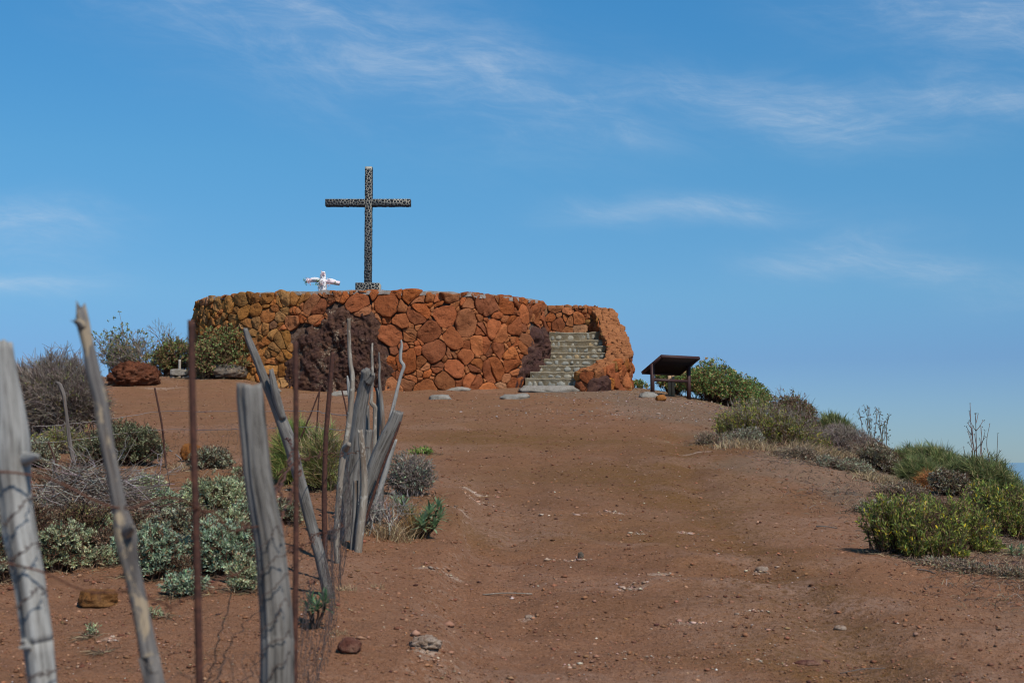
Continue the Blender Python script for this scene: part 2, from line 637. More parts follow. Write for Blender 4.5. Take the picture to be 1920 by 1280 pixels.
def cells(pts, gap):
    """Power-diagram cell of every disc, pulled in by gap on each side."""
    out = []
    for i, (u, v, r) in enumerate(pts):
        R = r * 2.7
        poly = [(u + R * math.cos(a), v + R * math.sin(a)) for a in np.arange(12) * math.pi / 6]
        for j, (a, b, c) in enumerate(pts):
            if j == i:
                continue
            dx, dy = a - u, b - v
            L = math.hypot(dx, dy)
            if L > R + c + R:
                continue
            nx, ny = dx / L, dy / L
            t = (L * L + r * r - c * c) / (2 * L) - gap
            poly = clip(poly, (nx, ny), u * nx + v * ny + t)
            if len(poly) < 3:
                break
        out.append(poly if len(poly) >= 3 else None)
    return out


def split(poly, r_, gap, chance):
    """Break some cells in two along a random line, so that outlines get angular."""
    P = np.array(poly)
    c = P.mean(0)
    if r_.random() > chance:
        return [poly]
    d = P - c
    w, vec = np.linalg.eigh(d.T @ d)
    ax = vec[:, 1]
    a = math.atan2(ax[1], ax[0]) + r_.uniform(-0.7, 0.7)
    n = (math.cos(a), math.sin(a))
    k = n[0] * c[0] + n[1] * c[1] + r_.uniform(-0.35, 0.35) * math.sqrt(w[1] / len(P))
    return [q for q in (clip(poly, n, k - gap), clip(poly, (-n[0], -n[1]), -k - gap)) if len(q) >= 3]


def area(poly):
    P = np.array(poly)
    return abs(float(np.sum(P[:, 0] * np.roll(P[:, 1], -1) - P[:, 1] * np.roll(P[:, 0], -1)))) / 2


def round_poly(poly, n, seed, jit):
    """Rounded, slightly ragged outline with n points."""
    P = np.array(poly)
    A = np.roll(P, -1, 0)
    Q = np.stack([P * 0.93 + A * 0.07, P * 0.07 + A * 0.93], 1).reshape(-1, 2)
    E = np.vstack([Q, Q[:1]])
    L = np.linalg.norm(np.diff(E, axis=0), axis=1)
    cu = np.concatenate([[0], np.cumsum(L)])
    s = np.arange(n) / n * cu[-1]
    O = np.stack([np.interp(s, cu, E[:, 0]), np.interp(s, cu, E[:, 1])], 1)
    if jit > 0:
        O = O + 0.045 * np.stack([fbm(O[:, 0] * 3.1, O[:, 1] * 3.1, 4.0, 2), fbm(O[:, 0] * 3.1, O[:, 1] * 3.1, 14.0, 2)], 1)
    c = O.mean(0)
    d = O - c
    k = 1 + jit * fbm(d[:, 0] * 9 + seed, d[:, 1] * 9, seed, 2)
    return c + d * k[:, None], c


def stone_mesh(mb, poly, place, depth, back, seed, n=14, jit=0.10, tilt=0.35):
    """One stone: outline -> rounded block standing proud of the wall. place(u, v, h) -> world points."""
    O, c = round_poly(poly, n, seed, jit)
    rad = math.sqrt(max(1e-5, np.abs(np.sum(O[:, 0] * np.roll(O[:, 1], -1) - O[:, 1] * np.roll(O[:, 0], -1))) / 2 / math.pi))
    depth = depth * (1.0 + 0.45 * noise3(seed, 3.1, 9.7)) if depth else depth
    tx, ty = tilt * noise3(seed * 1.7, 1, 2), tilt * noise3(seed * 2.3, 5, 2)
    rings = [(1.0, -back), (1.0, depth * 0.38), (0.985, depth * 0.78), (0.93, depth * 0.96), (0.76, depth * 1.02), (0.54, depth * 1.04), (0.28, depth * 1.05)]
    V = []
    for (k, h) in rings:
        P = c + (O - c) * k
        hh = h + np.zeros(n)
        if h > 0:
            dd = P - c
            hh = hh + (dd[:, 0] * tx + dd[:, 1] * ty) * (h / depth) + (h / depth) * (0.14 * rad * fbm(P[:, 0] * 8 + seed, P[:, 1] * 8, seed, 3) + 0.012 * fbm(P[:, 0] * 26 + seed, P[:, 1] * 26, seed, 2))
            for fk in range(3):
                fa = 6.283 * noise3(seed * 1.3, fk * 7.7, 2.2) * 1.5
                hh = hh - h * 0.55 * np.clip((dd[:, 0] * math.cos(fa) + dd[:, 1] * math.sin(fa)) / rad * 1.2 - 0.25 - 0.2 * fk, 0, 1)
            hh = np.maximum(hh, h * 0.25)
        V.append(place(P[:, 0], P[:, 1], hh))
    V.append(place(c[:1], c[1:], np.array([depth * 1.04 + 0.03 * rad * noise3(seed, 8, 8)])))
    m = len(rings)
    i = np.arange(n)
    mb.add(np.concatenate(V), tris=np.stack([(m - 1) * n + i, (m - 1) * n + (i + 1) % n, np.full(n, m * n)], 1), quads=grid_quads(m, n, True))


# ------------------------------------------------------------------ materials
def material(name):
    m = bpy.data.materials.new(name)
    m.use_nodes = True
    return m, Nodes(m.node_tree)


def obj_coord(K):
    return K.n('ShaderNodeTexCoord').outputs['Object']


def attr(K, name, what='Fac'):
    a = K.n('ShaderNodeAttribute')
    a.attribute_name = name
    return a.outputs[what]


def mat_ground():
    m, K = material('red_earth')
    p = obj_coord(K)
    big = K.noise(p, 0.45, 4)
    mid = K.noise(p, 2.3, 6, 0.6)
    fine = K.noise(p, 22, 6, 0.7)
    grit = K.noise(p, 130, 3, 0.6)
    c = K.mix(K.step(big, 0.35, 0.65), (0.262, 0.121, 0.056), (0.262, 0.130, 0.058))
    c = K.mix(K.math('MULTIPLY', attr(K, 'clay'), K.step(mid, 0.2, 0.6, 0.5, 1.0)), c, (0.31, 0.145, 0.076))
    c = K.mix(K.step(mid, 0.45, 0.72, 0, 0.65), c, (0.34, 0.165, 0.085))
    c = K.mix(K.step(K.noise(p, 5.1, 5), 0.5, 0.75, 0, 0.45), c, (0.20, 0.105, 0.06))
    c = K.mix(K.math('MULTIPLY', attr(K, 'damp'), K.step(mid, 0.25, 0.65, 0.35, 0.9)), c, (0.135, 0.064, 0.028))
    c = K.mix(K.math('MULTIPLY', attr(K, 'ochre'), K.step(mid, 0.25, 0.6)), c, (0.205, 0.100, 0.030))
    c = K.mix(K.step(K.math('ADD', attr(K, 'grey'), K.math('ADD', K.math('MULTIPLY', K.math('SUBTRACT', mid, 0.5), 0.9), K.math('MULTIPLY', K.math('SUBTRACT', fine, 0.5), 0.7))), 0.25, 0.95, 0, 0.8), c, (0.225, 0.150, 0.093))
    
    gr2 = K.noise(p, 55, 4, 0.7)
    c = K.mix(K.step(fine, 0.42, 0.72, 0.0, 0.55), c, (0.30, 0.150, 0.085))
    c = K.mix(K.step(fine, 0.45, 0.27, 0.0, 0.6), c, (0.095, 0.040, 0.022))
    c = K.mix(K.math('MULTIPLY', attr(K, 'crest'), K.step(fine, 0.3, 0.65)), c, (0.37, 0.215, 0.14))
    c = K.mix(K.step(gr2, 0.55, 0.70, 0.0, 0.75), c, (0.36, 0.215, 0.145))
    c = K.mix(K.step(gr2, 0.45, 0.32, 0.0, 0.8), c, (0.075, 0.034, 0.020))
    c = K.mix(K.step(grit, 0.58, 0.72, 0.0, 0.5), c, (0.42, 0.27, 0.19))
    c = K.mix(K.step(grit, 0.38, 0.26, 0.0, 0.45), c, (0.08, 0.036, 0.022))
    pal = K.step(K.math('ADD', attr(K, 'pale'), K.math('MULTIPLY', K.math('SUBTRACT', K.noise(p, 21, 7, 0.8), 0.5), 2.2)), 0.40, 1.05)
    c = K.mix(K.math('MULTIPLY', pal, K.step(attr(K, 'pale'), 0.03, 0.3, 0, 0.85)), c, (0.55, 0.41, 0.31))
    nrm = K.bump(grit, 0.6, 0.015, K.bump(gr2, 0.7, 0.03, K.bump(fine, 0.8, 0.05)))
    K.out(c, 0.95, nrm, 0.1)
    return m


def mat_lava_stone():
    """Red scoria blocks; each block brings its own base colour."""
    m, K = material('lava_stone')
    p = obj_coord(K)
    oc = K.n('ShaderNodeObjectInfo').outputs['Color']
    n1 = K.noise(p, 4.2, 5, 0.6)
    n2 = K.noise(p, 26, 6, 0.7)
    n3 = K.noise(p, 75, 3, 0.6)
    c = K.mix(K.step(n1, 0.42, 0.7, 0, 0.5), oc, K.mix(1.0, oc, (0.62, 0.55, 0.55), 'MULTIPLY'))
    c = K.mix(K.step(n2, 0.5, 0.75, 0, 0.5), c, K.mix(0.5, oc, (0.42, 0.17, 0.07)))
    c = K.mix(K.step(n2, 0.47, 0.30, 0, 0.8), c, (0.085, 0.034, 0.022))
    c = K.mix(K.step(n3, 0.60, 0.72, 0, 0.5), c, (0.36, 0.20, 0.10))
    c = K.mix(K.step(K.noise(p, 9, 6, 0.75, 0.6), 0.66, 0.74, 0, 0.75), c, (0.50, 0.29, 0.16))
    nrm = K.bump(n3, 0.7, 0.02, K.bump(n2, 0.8, 0.06, K.bump(K.noise(p, 9, 5, 0.65), 0.6, 0.09)))
    K.out(c, 0.95, nrm, 0.08)
    return m


def mat_rock(name, base, dark, light, lichen=0.0, scale=1.0):
    m, K = material(name)
    p = obj_coord(K)
    n1 = K.noise(p, 3 * scale, 6, 0.65)
    n2 = K.noise(p, 14 * scale, 7, 0.75)
    n3 = K.noise(p, 60 * scale, 3)
    c = K.mix(K.step(n1, 0.4, 0.65), base, light)
    c = K.mix(K.step(n2, 0.5, 0.32, 0, 0.9), c, dark)
    if lichen:
        l = K.math('MULTIPLY', K.step(K.noise(p, 2.1 * scale, 4, 0.6), 0.53, 0.66), K.step(K.noise(p, 17 * scale, 5, 0.75), 0.47, 0.6))
        c = K.mix(K.math('MULTIPLY', l, lichen), c, (0.46, 0.36, 0.25))
    K.out(c, 0.95, K.bump(n3, 0.5, 0.02, K.bump(n2, 1.0, 0.09 / scale)), 0.1)
    return m


def mat_wood(name, dark, mid, pale, patch=None, crack=1.0):
    m, K = material(name)
    g = attr(K, 'grain', 'Vector')
    v = K.mapping(g, scale=(1, 1, 0.045))
    n1 = K.noise(v, 75, 6, 0.7, 0.3)
    n2 = K.noise(v, 260, 4, 0.65)
    slow = K.noise(K.mapping(g, scale=(1, 1, 0.35)), 14, 4, 0.6)
    c = K.ramp(n1, [(0.30, dark), (0.45, mid), (0.66, pale)])
    c = K.mix(K.step(slow, 0.42, 0.72, 0, 0.55), c, pale)
    c = K.mix(K.step(n2, 0.46, 0.33, 0, 0.8 * crack), c, dark)
    c = K.mix(K.step(slow, 0.40, 0.26, 0, 0.6), c, dark)
    stain = K.step(K.noise(K.mapping(g, scale=(1, 1, 0.12)), 18, 4, 0.6, 0.4), 0.58, 0.68, 0, 0.8)
    c = K.mix(stain, c, (0.13, 0.085, 0.055))
    if patch:
        f = K.step(K.noise(K.mapping(g, scale=(1, 1, 0.5)), 26, 4, 0.65, 0.8), 0.53, 0.62)
        c = K.mix(f, c, patch)
    K.out(c, 0.85, K.bump(n1, 0.6, 0.006, K.bump(n2, 0.3, 0.003)), 0.2)
    return m


def mat_rust():
    m, K = material('rusty_iron')
    p = obj_coord(K)
    n = K.noise(p, 60, 5, 0.7)
    c = K.ramp(n, [(0.3, (0.030, 0.014, 0.011)), (0.55, (0.075, 0.030, 0.020)), (0.75, (0.15, 0.058, 0.03))])
    K.out(c, 0.85, K.bump(n, 0.5, 0.003), 0.3)
    return m


def mat_plain(name, c, rough=0.9, var=0.25, scale=20, bump=0.3, spec=0.2):
    m, K = material(name)
    p = obj_coord(K)
    n = K.noise(p, scale, 5, 0.65)
    d = tuple(x * (1 - var) for x in c)
    l = tuple(min(1, x * (1 + var)) for x in c)
    K.out(K.ramp(n, [(0.3, d), (0.5, c), (0.72, l)]), rough, K.bump(n, bump, 0.01), spec)
    return m


def mat_tint(name, rough=0.7, trans=0.3, spec=0.25):
    """Plants and litter: colour comes from each leaf or stick."""
    m, K = material(name)
    col = attr(K, 'tint', 'Color')
    b = K.n('ShaderNodeBsdfPrincipled')
    K.link(col, b.inputs['Base Color'])
    b.inputs['Roughness'].default_value = rough
    b.inputs['Specular IOR Level'].default_value = spec
    o = K.n('ShaderNodeOutputMaterial')
    if trans:
        t = K.n('ShaderNodeBsdfTranslucent')
        K.link(col, t.inputs[0])
        mx = K.n('ShaderNodeMixShader')
        mx.inputs[0].default_value = trans
        K.link(b.outputs[0], mx.inputs[1])
        K.link(t.outputs[0], mx.inputs[2])
        K.link(mx.outputs[0], o.inputs[0])
    else:
        K.link(b.outputs[0], o.inputs[0])
    return m


M_GROUND = mat_ground()
M_STONE = mat_lava_stone()
M_DARK = mat_rock('maroon_lava', (0.078, 0.040, 0.032), (0.018, 0.011, 0.010), (0.14, 0.070, 0.044), 0.9, 1.6)
M_DARK_PLAIN = mat_rock('maroon_lava_plain', (0.082, 0.040, 0.034), (0.018, 0.011, 0.010), (0.13, 0.064, 0.044), 0.2, 1.8)
M_MOUND = mat_rock('red_scoria', (0.12, 0.042, 0.022), (0.02, 0.009, 0.007), (0.20, 0.070, 0.034), 0.1, 1.4)
M_BOULDER = mat_rock('grey_basalt', (0.15, 0.125, 0.10), (0.035, 0.032, 0.03), (0.27, 0.20, 0.14), 0.3, 1.6)
M_ORANGE = mat_rock('orange_rock', (0.34, 0.13, 0.035), (0.05, 0.022, 0.014), (0.42, 0.17, 0.05), 0.0, 3)
M_OCHRE = mat_rock('ochre_rock', (0.26, 0.11, 0.035), (0.06, 0.026, 0.014), (0.33, 0.16, 0.06), 0.0, 3)
M_REDROCK = mat_rock('red_rock', (0.17, 0.065, 0.045), (0.06, 0.025, 0.02), (0.30, 0.15, 0.10), 0.3, 4)
M_PALEROCK = mat_rock('pale_rock', (0.40, 0.27, 0.19), (0.18, 0.09, 0.055), (0.52, 0.40, 0.31), 0.3, 4)
M_SLAB = mat_rock('pale_slab', (0.30, 0.265, 0.215), (0.12, 0.10, 0.08), (0.38, 0.34, 0.29), 0.2, 2.5)
M_COBBLE = mat_plain('cobble', (0.29, 0.26, 0.20), 0.85, 0.35, 18)
M_COBBLE2 = mat_plain('ochre_cobble', (0.34, 0.24, 0.13), 0.85, 0.3, 18)
M_COBBLE3 = mat_plain('bluish_cobble', (0.23, 0.22, 0.185), 0.85, 0.35, 18)
M_STEP = mat_rock('step_mortar', (0.29, 0.225, 0.14), (0.15, 0.115, 0.07), (0.36, 0.31, 0.23), 0.3, 3)
M_MORTAR = mat_rock('grey_mortar', (0.24, 0.20, 0.17), (0.10, 0.075, 0.06), (0.34, 0.30, 0.27), 0.0, 3)
M_JOINT = mat_rock('dark_joint', (0.085, 0.048, 0.032), (0.025, 0.014, 0.010), (0.16, 0.11, 0.085), 0.0, 3)
M_CONC = mat_plain('concrete', (0.36, 0.32, 0.27), 0.9, 0.2, 14)
M_TILE = mat_plain('black_basalt_tile', (0.032, 0.033, 0.035), 0.6, 0.4, 30, 0.3, 0.4)
M_GROUT = mat_plain('pale_grout', (0.36, 0.33, 0.27), 0.9, 0.2, 40)
M_GREY = mat_wood('weathered_grey_wood', (0.022, 0.018, 0.015), (0.130, 0.116, 0.100), (0.25, 0.232, 0.208))
M_SILVER = mat_wood('silver_wood', (0.045, 0.036, 0.030), (0.25, 0.235, 0.21), (0.41, 0.395, 0.365))
M_BARK = mat_wood('peeling_bark', (0.045, 0.036, 0.032), (0.13, 0.115, 0.105), (0.21, 0.19, 0.17), (0.33, 0.255, 0.17), 0.8)
M_BRANCH = mat_wood('pale_branch', (0.07, 0.055, 0.045), (0.21, 0.17, 0.13), (0.30, 0.26, 0.21), (0.38, 0.34, 0.28), 0.8)
M_OLD = mat_wood('old_brown_wood', (0.03, 0.025, 0.022), (0.11, 0.09, 0.078), (0.18, 0.155, 0.135))
M_RUST = mat_rust()
M_BROWN = mat_plain('brown_painted_timber', (0.050, 0.020, 0.017), 0.6, 0.2, 25, 0.15, 0.35)
M_UNDER = mat_plain('dark_board', (0.016, 0.009, 0.008), 0.8, 0.2, 25, 0.1, 0.2)
M_TIMBER = mat_plain('pale_timber', (0.36, 0.24, 0.14), 0.85, 0.2, 25)
M_PANEL = mat_plain('sign_panel', (0.55, 0.52, 0.45), 0.5, 0.05, 5)
M_LEAF = mat_tint('leaf')
M_STEM = mat_tint('stem', 0.9, 0.0, 0.1)
M_PEBBLE = mat_tint('pebble', 0.95, 0.0, 0.1)
M_CLOTH = mat_plain('white_cloth', (0.80, 0.78, 0.78), 0.8, 0.05, 30)
M_PINK = mat_plain('pink_cloth', (0.80, 0.64, 0.64), 0.8, 0.15, 60)

# ------------------------------------------------------------------ ground, sea
ys = [-8.0, -5, -3, -1, 0, 1, 2, 3, 4]
y = 4.6
while y < 46:
    ys.append(y)
    y += max(0.016, 0.0031 * y) if y < 40 else 0.3
while y < 5000:
    ys.append(y)
    y *= 1.12
ys = np.array(ys)
ct = np.linspace(-1, 1, 480)
ct = np.sign(ct) * (0.72 * np.abs(ct) + 0.28 * np.abs(ct) ** 4)
YY = np.repeat(ys[:, None], len(ct), 1)
XX = ct[None, :] * (9 + 0.78 * np.clip(YY, 0, None))
ZZ = ground(XX, YY)
fineamp = sstep(-YY, -34, -20)
ZZ = ZZ + fineamp * (0.006 * fbm(XX * 7, YY * 7, 0.3, 3) + 0.004 * fbm(XX * 23, YY * 23, 2.1, 2))
ZZ = np.maximum(ZZ, -330.0)


def spot(px, py, wx, wy):
    """Mask of one patch of ground, wx and wy in metres, centred on the ground seen at a pixel."""
    c = gpt(px, py)
    w = 0.6 + 0.8 * (0.5 + 0.5 * fbm(XX * 1.9 + px, YY * 1.9, py * 0.01, 4))
    return np.exp(-(((XX - c[0]) / wx) ** 2 + ((YY - c[1]) / wy) ** 2) * w * 1.3)


def lane(pts, w):
    """Mask along a line of pixels on the ground, w metres half-width."""
    P = np.array([gpt(*q)[:2] for q in pts])
    S = spline(np.c_[P, np.zeros(len(P))], 60)[:, :2]
    d = np.full(XX.shape, 1e9)
    for q in S:
        d = np.minimum(d, (XX - q[0]) ** 2 + (YY - q[1]) ** 2)
    return np.exp(-d / (w * w) * (0.8 + 0.5 * fbm(XX * 1.3, YY * 1.3, 6.6, 3)))


damp = np.clip(0.34 * rut_mask(XX, YY, RUTS[0][0], 0.26) * sstep(-YY, -20, -12) + lane([(1380, 1100), (1480, 1100), (1560, 1190), (1640, 1290)], 0.22) * 0.9 + 0.8 * lane([(1180, 905), (1260, 870), (1300, 830)], 0.8)
               + 0.6 * spot(1120, 1065, 0.5, 0.25) + 0.45 * spot(1180, 1130, 0.6, 0.2) + 0.4 * spot(1000, 945, 0.8, 0.4)
               + 0.5 * spot(1420, 1040, 0.5, 0.3) + 0.35 * lane([(1050, 1190), (1180, 1140), (1320, 1120)], 0.15), 0, 1)
ochre = np.clip(0.75 * rut_mask(XX, YY, RUTS[0][0], 0.55) + 0.8 * spot(1290, 836, 1.1, 0.5) + 1.0 * spot(1010, 830, 1.8, 1.3) + 1.0 * spot(1180, 890, 1.4, 1.2) + 0.9 * spot(1330, 930, 0.9, 1.4) + 0.7 * spot(1130, 1010, 0.8, 0.6) + 0.6 * spot(900, 1000, 0.4, 0.8) + 0.6 * spot(1450, 1230, 0.5, 0.4)
                + 0.6 * spot(900, 815, 1.2, 1.5), 0, 1)
wgl = XX + 0.5 * fbm(XX * 0.8, YY * 0.5, 21.0, 3)
grey = np.clip(1.2 * sstep(wgl, 1.0, 3.0) * sstep(YY, 19, 25) + 0.95 * sstep(wgl - 0.02 * YY, 1.9, 2.7) * sstep(YY, 8.8, 11) * sstep(-YY, -30, -22)
               + 0.75 * sstep(YY, 27, 32) * sstep(XX, -1, 3) + 0.55 * sstep(XX, 2.1, 2.7) * sstep(-YY, -9.3, -8.0)
               + 0.35 * sstep(YY, 28, 33), 0, 1)
pale = 0.42 * sstep(-(XX + 0.16 * fbm(XX * 1.6, YY * 0.9, 12.0, 3)), 0.12, 0.30) * sstep(XX + 0.16 * fbm(XX * 1.6, YY * 0.9, 12.0, 3), -0.62, -0.42) * sstep(-YY, -17, -13)
PALE_SPOTS = [(800, 1215, 0.10, 0.16, 1), (830, 1250, 0.10, 0.10, 0.6), (890, 925, 0.25, 0.12, 1), (900, 945, 0.2, 0.1, 0.8), (870, 962, 0.15, 0.1, 0.8), (800, 1065, 0.12, 0.05, 0.9),
                            (850, 1085, 0.1, 0.06, 0.9), (1155, 962, 0.12, 0.07, 0.9), (1090, 965, 0.4, 0.1, 0.5), (1285, 1000, 0.12, 0.05, 1), (1200, 1000, 0.08, 0.06, 0.8),
                            (1075, 1050, 0.14, 0.06, 0.9), (1240, 1077, 0.12, 0.07, 1), (1180, 1105, 0.18, 0.07, 0.75), (1290, 1168, 0.13, 0.05, 0.9), (1430, 1072, 0.10, 0.05, 1),
                            (1420, 1145, 0.08, 0.03, 0.9), (1525, 1183, 0.06, 0.03, 0.7), (1650, 1008, 0.15, 0.08, 0.9), (990, 1160, 0.06, 0.03, 1), (1300, 850, 0.5, 0.12, 0.8), (1090, 1250, 0.3, 0.06, 0.4),
                            (1200, 1230, 0.3, 0.06, 0.35), (205, 1200, 0.06, 0.05, 1), (990, 765, 1.0, 0.3, 0.5), (850, 770, 1.2, 0.4, 0.45), (640, 745, 1.5, 0.5, 0.5), (300, 728, 1.0, 0.4, 0.7), (1420, 1240, 0.2, 0.04, 0.5)]
for (px, py, wx, wy, k) in PALE_SPOTS:
    pale = np.maximum(pale, k * spot(px, py, wx, wy))
q_ = (YY + XX * 0.55) * 1.1 + 0.7 * fbm(XX * 0.6, YY * 0.6, 8.0, 2)
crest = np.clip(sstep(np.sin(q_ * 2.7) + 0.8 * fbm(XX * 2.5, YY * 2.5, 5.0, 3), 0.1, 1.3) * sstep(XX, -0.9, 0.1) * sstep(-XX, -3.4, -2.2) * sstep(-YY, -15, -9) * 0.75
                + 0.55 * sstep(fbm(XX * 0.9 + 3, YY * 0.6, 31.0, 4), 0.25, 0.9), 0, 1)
clay = sstep(-YY + 1.5 * fbm(XX * 0.5, YY * 0.5, 41.0, 3), -15, -8)
mb = MB()
mb.add(np.stack([XX, YY, ZZ], -1).reshape(-1, 3), quads=grid_quads(len(ys), len(ct)))
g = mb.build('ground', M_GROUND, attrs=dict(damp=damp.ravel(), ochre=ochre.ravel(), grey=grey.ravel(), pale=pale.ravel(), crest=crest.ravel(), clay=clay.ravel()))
props(g, kind='structure')

msea, K = material('sea_water')
p = obj_coord(K)
K.out(K.mix(K.noise(p, 0.0004, 3), (0.03, 0.10, 0.20), (0.04, 0.12, 0.23)), 0.12, None, 0.5)
mb = MB()
mb.add([[-90000, -2000, -320], [90000, -2000, -320], [90000, 120000, -320], [-90000, 120000, -320]], quads=[[0, 1, 2, 3]])
props(mb.build('sea', msea), kind='structure')

# ------------------------------------------------------------------ the round stone platform
TC = np.array([-3.60, 36.1])
TA, TB = 4.40, 2.95
TOP = EYE + 3.94


def ell(t):
    return np.stack([TC[0] + TA * np.sin(t), TC[1] - TB * np.cos(t)], -1)


_t = np.linspace(-1.95, 1.95, 2000)
_e = ell(_t)
_u = np.concatenate([[0], np.cumsum(np.linalg.norm(np.diff(_e, axis=0), axis=1))])
_u -= np.interp(0, _t, _u)


def tower(u, v, h):
    """u along the wall from its nearest point, v world height, h out of the wall."""
    t = np.interp(u, _u, _t)
    P = ell(t)
    N = np.stack([np.sin(t) / TA, -np.cos(t) / TB], -1)
    N /= np.linalg.norm(N, axis=-1)[..., None]
    batter = 0.05 * (TOP - v)
    P = P + N * (np.asarray(h) + batter)[..., None]
    return np.concatenate([P, np.broadcast_to(v, P.shape[:-1])[..., None]], -1)


def tower_uv(px, py):
    """The (u, v) on the platform's face seen at a pixel."""
    best = None
    for t in np.linspace(-1.6, 1.6, 500):
        e = ell(np.array([t]))[0]
        X = 960 + (e[0] / e[1]) * F * 1.0
        if best is None or abs(X - px) < best[0]:
            best = (abs(X - px), t, e)
    return np.interp(best[1], _t, _u), at(px, py, best[2][1])[2]


platform = thing('stone_platform', 'round platform of red and ochre lava stones under the tall black cross', 'platform', (TC[0], TC[1], gz(*TC)))
# core
mb = MB()
tt = np.linspace(-np.pi, np.pi, 97)[:-1]
rows = []
for z, ins in ((2.2, -0.10), (TOP - 0.05, 0.03), (TOP - 0.045, 0.10)):
    e = ell(tt)
    N = np.stack([np.sin(tt) / TA, -np.cos(tt) / TB], -1)
    N /= np.linalg.norm(N, axis=-1)[..., None]
    rows.append(np.c_[e - N * ins, np.full(len(tt), z)])
V = np.concatenate(rows + [np.array([[TC[0], TC[1], TOP - 0.02]])])
i = np.arange(96)
mb.add(V, quads=grid_quads(3, 96, True), tris=np.stack([192 + i, 192 + (i + 1) % 96, np.full(96, 288)], 1))
mb.build('wall_core', M_JOINT, platform)
# mortar cap along the rim, lumpy
mb = MB()
tt = np.linspace(-2.6, 2.6, 220)
e = ell(tt)
N = np.stack([np.sin(tt) / TA, -np.cos(tt) / TB], -1)
N /= np.linalg.norm(N, axis=-1)[..., None]
rows = []
for (h, dz) in ((-0.55, 0.0), (-0.5, 0.02), (-0.08, 0.02), (0.02, 0.0), (0.03, -0.09)):
    wob = 0.022 * fbm(e[:, 0] * 4 + h, e[:, 1] * 4, dz, 3)
    rows.append(np.c_[e + N * (h + wob)[:, None], TOP - 0.012 + dz + 0.018 * fbm(e[:, 0] * 5, e[:, 1] * 5 + h * 3, 1.1, 3)])
mb.add(np.concatenate(rows), quads=grid_quads(5, 220))
mb.build('mortar_cap', M_MORTAR, platform)

# dark lava boulders built into the wall, given by their outline in the wall's own (u, v)
rock1 = [tower_uv(*q) for q in [(548, 640), (575, 618), (602, 588), (640, 574), (690, 580), (712, 598), (722, 640), (738, 690), (736, 740), (640, 748), (540, 736), (536, 690)]]
rock2 = [tower_uv(*q) for q in [(996, 612), (1018, 606), (1026, 640), (1024, 690), (1012, 742), (955, 742), (966, 690), (985, 650)]]


def inside(poly, u, v, grow=1.0):
    c = np.mean(poly, 0)
    P = [(c[0] + (a - c[0]) * grow, c[1] + (b - c[1]) * grow) for a, b in poly]
    r = False
    for i in range(len(P)):
        a, b = P[i], P[i - 1]
        if (a[1] > v) != (b[1] > v) and u < (b[0] - a[0]) * (v - a[1]) / (b[1] - a[1]) + a[0]:
            r = not r
    return r


def wall_rock(poly, place, out, mat, seed, rings=26, nseg=72):
    """A big rough boulder bulging from a wall face inside the outline poly."""
    P = np.array(poly)
    c = P.mean(0)
    E = spline(np.c_[np.vstack([P, P[:1]]), np.zeros(len(P) + 1)], nseg + 1)[:-1, :2]
    V = []
    for k in range(rings):
        s = 1.0 - k / rings
        Q = c + (E - c) * (s * (1 + 0.06 * fbm(E[:, 0] * 6 + seed, E[:, 1] * 6, 0.0, 3))[:, None])
        prof = (1 - s ** 3.2) ** 0.6
        h = out * prof * (0.8 + 0.30 * fbm(Q[:, 0] * 1.8 + seed, Q[:, 1] * 1.8, seed, 2)) + (0.085 * fbm(Q[:, 0] * 5.5 + seed, Q[:, 1] * 3.2, seed, 3) + 0.026 * fbm(Q[:, 0] * 19, Q[:, 1] * 15, seed, 4, 0.6)) * min(1, prof * 1.5) - 0.05 * (1 - prof)
        V.append(place(Q[:, 0], Q[:, 1], h))
    V.append(place(c[:1], c[1:], np.array([out])))
    mb = MB()
    i = np.arange(nseg)
    mb.add(np.concatenate(V), quads=grid_quads(rings, nseg, True), tris=np.stack([(rings - 1) * nseg + i, (rings - 1) * nseg + (i + 1) % nseg, np.full(nseg, rings * nseg)], 1))
    return mb


props(wall_rock(rock1, tower, 0.18, M_DARK, 3.3, 70, 200).build('boulder', M_DARK, platform), 'large dark maroon lava boulder with pale lichen')
props(wall_rock(rock2, tower, 0.15, M_DARK_PLAIN, 8.1, 50, 130).build('boulder', M_DARK_PLAIN, platform), 'dark maroon lava boulder beside the stairs')

rnd = random.Random(11)


def tower_radius(u, v, k, r):
    left = u < -1.3
    if k < 0.03:
        return r.uniform(0.18, 0.22) if left else r.uniform(0.25, 0.33)
    if k < 0.20:
        return r.uniform(0.14, 0.18) if left else r.uniform(0.16, 0.23)
    if k < 0.6:
        return r.uniform(0.105, 0.14) if left else r.uniform(0.11, 0.15)
    return r.uniform(0.06, 0.10)


def stone_colour(left, r):
    if left:
        base = r.choice([(0.42, 0.185, 0.045), (0.38, 0.160, 0.038), (0.44, 0.215, 0.065), (0.36, 0.145, 0.036), (0.40, 0.140, 0.034), (0.38, 0.185, 0.060)])
    else:
        base = r.choice([(0.41, 0.115, 0.033), (0.37, 0.102, 0.031), (0.31, 0.090, 0.031), (0.44, 0.138, 0.042), (0.34, 0.118, 0.043), (0.42, 0.120, 0.033), (0.28, 0.086, 0.033), (0.38, 0.140, 0.052)])
    if r.random() < 0.025:
        base = r.choice([(0.42, 0.20, 0.09), (0.32, 0.15, 0.07), (0.22, 0.085, 0.045)])
    k = r.uniform(0.74, 1.30)
    g_ = sum(base) / 3
    f_ = r.uniform(0.0, 0.10)
    return tuple((x * (1 - f_) + g_ * f_) * k for x in base) + (1,)


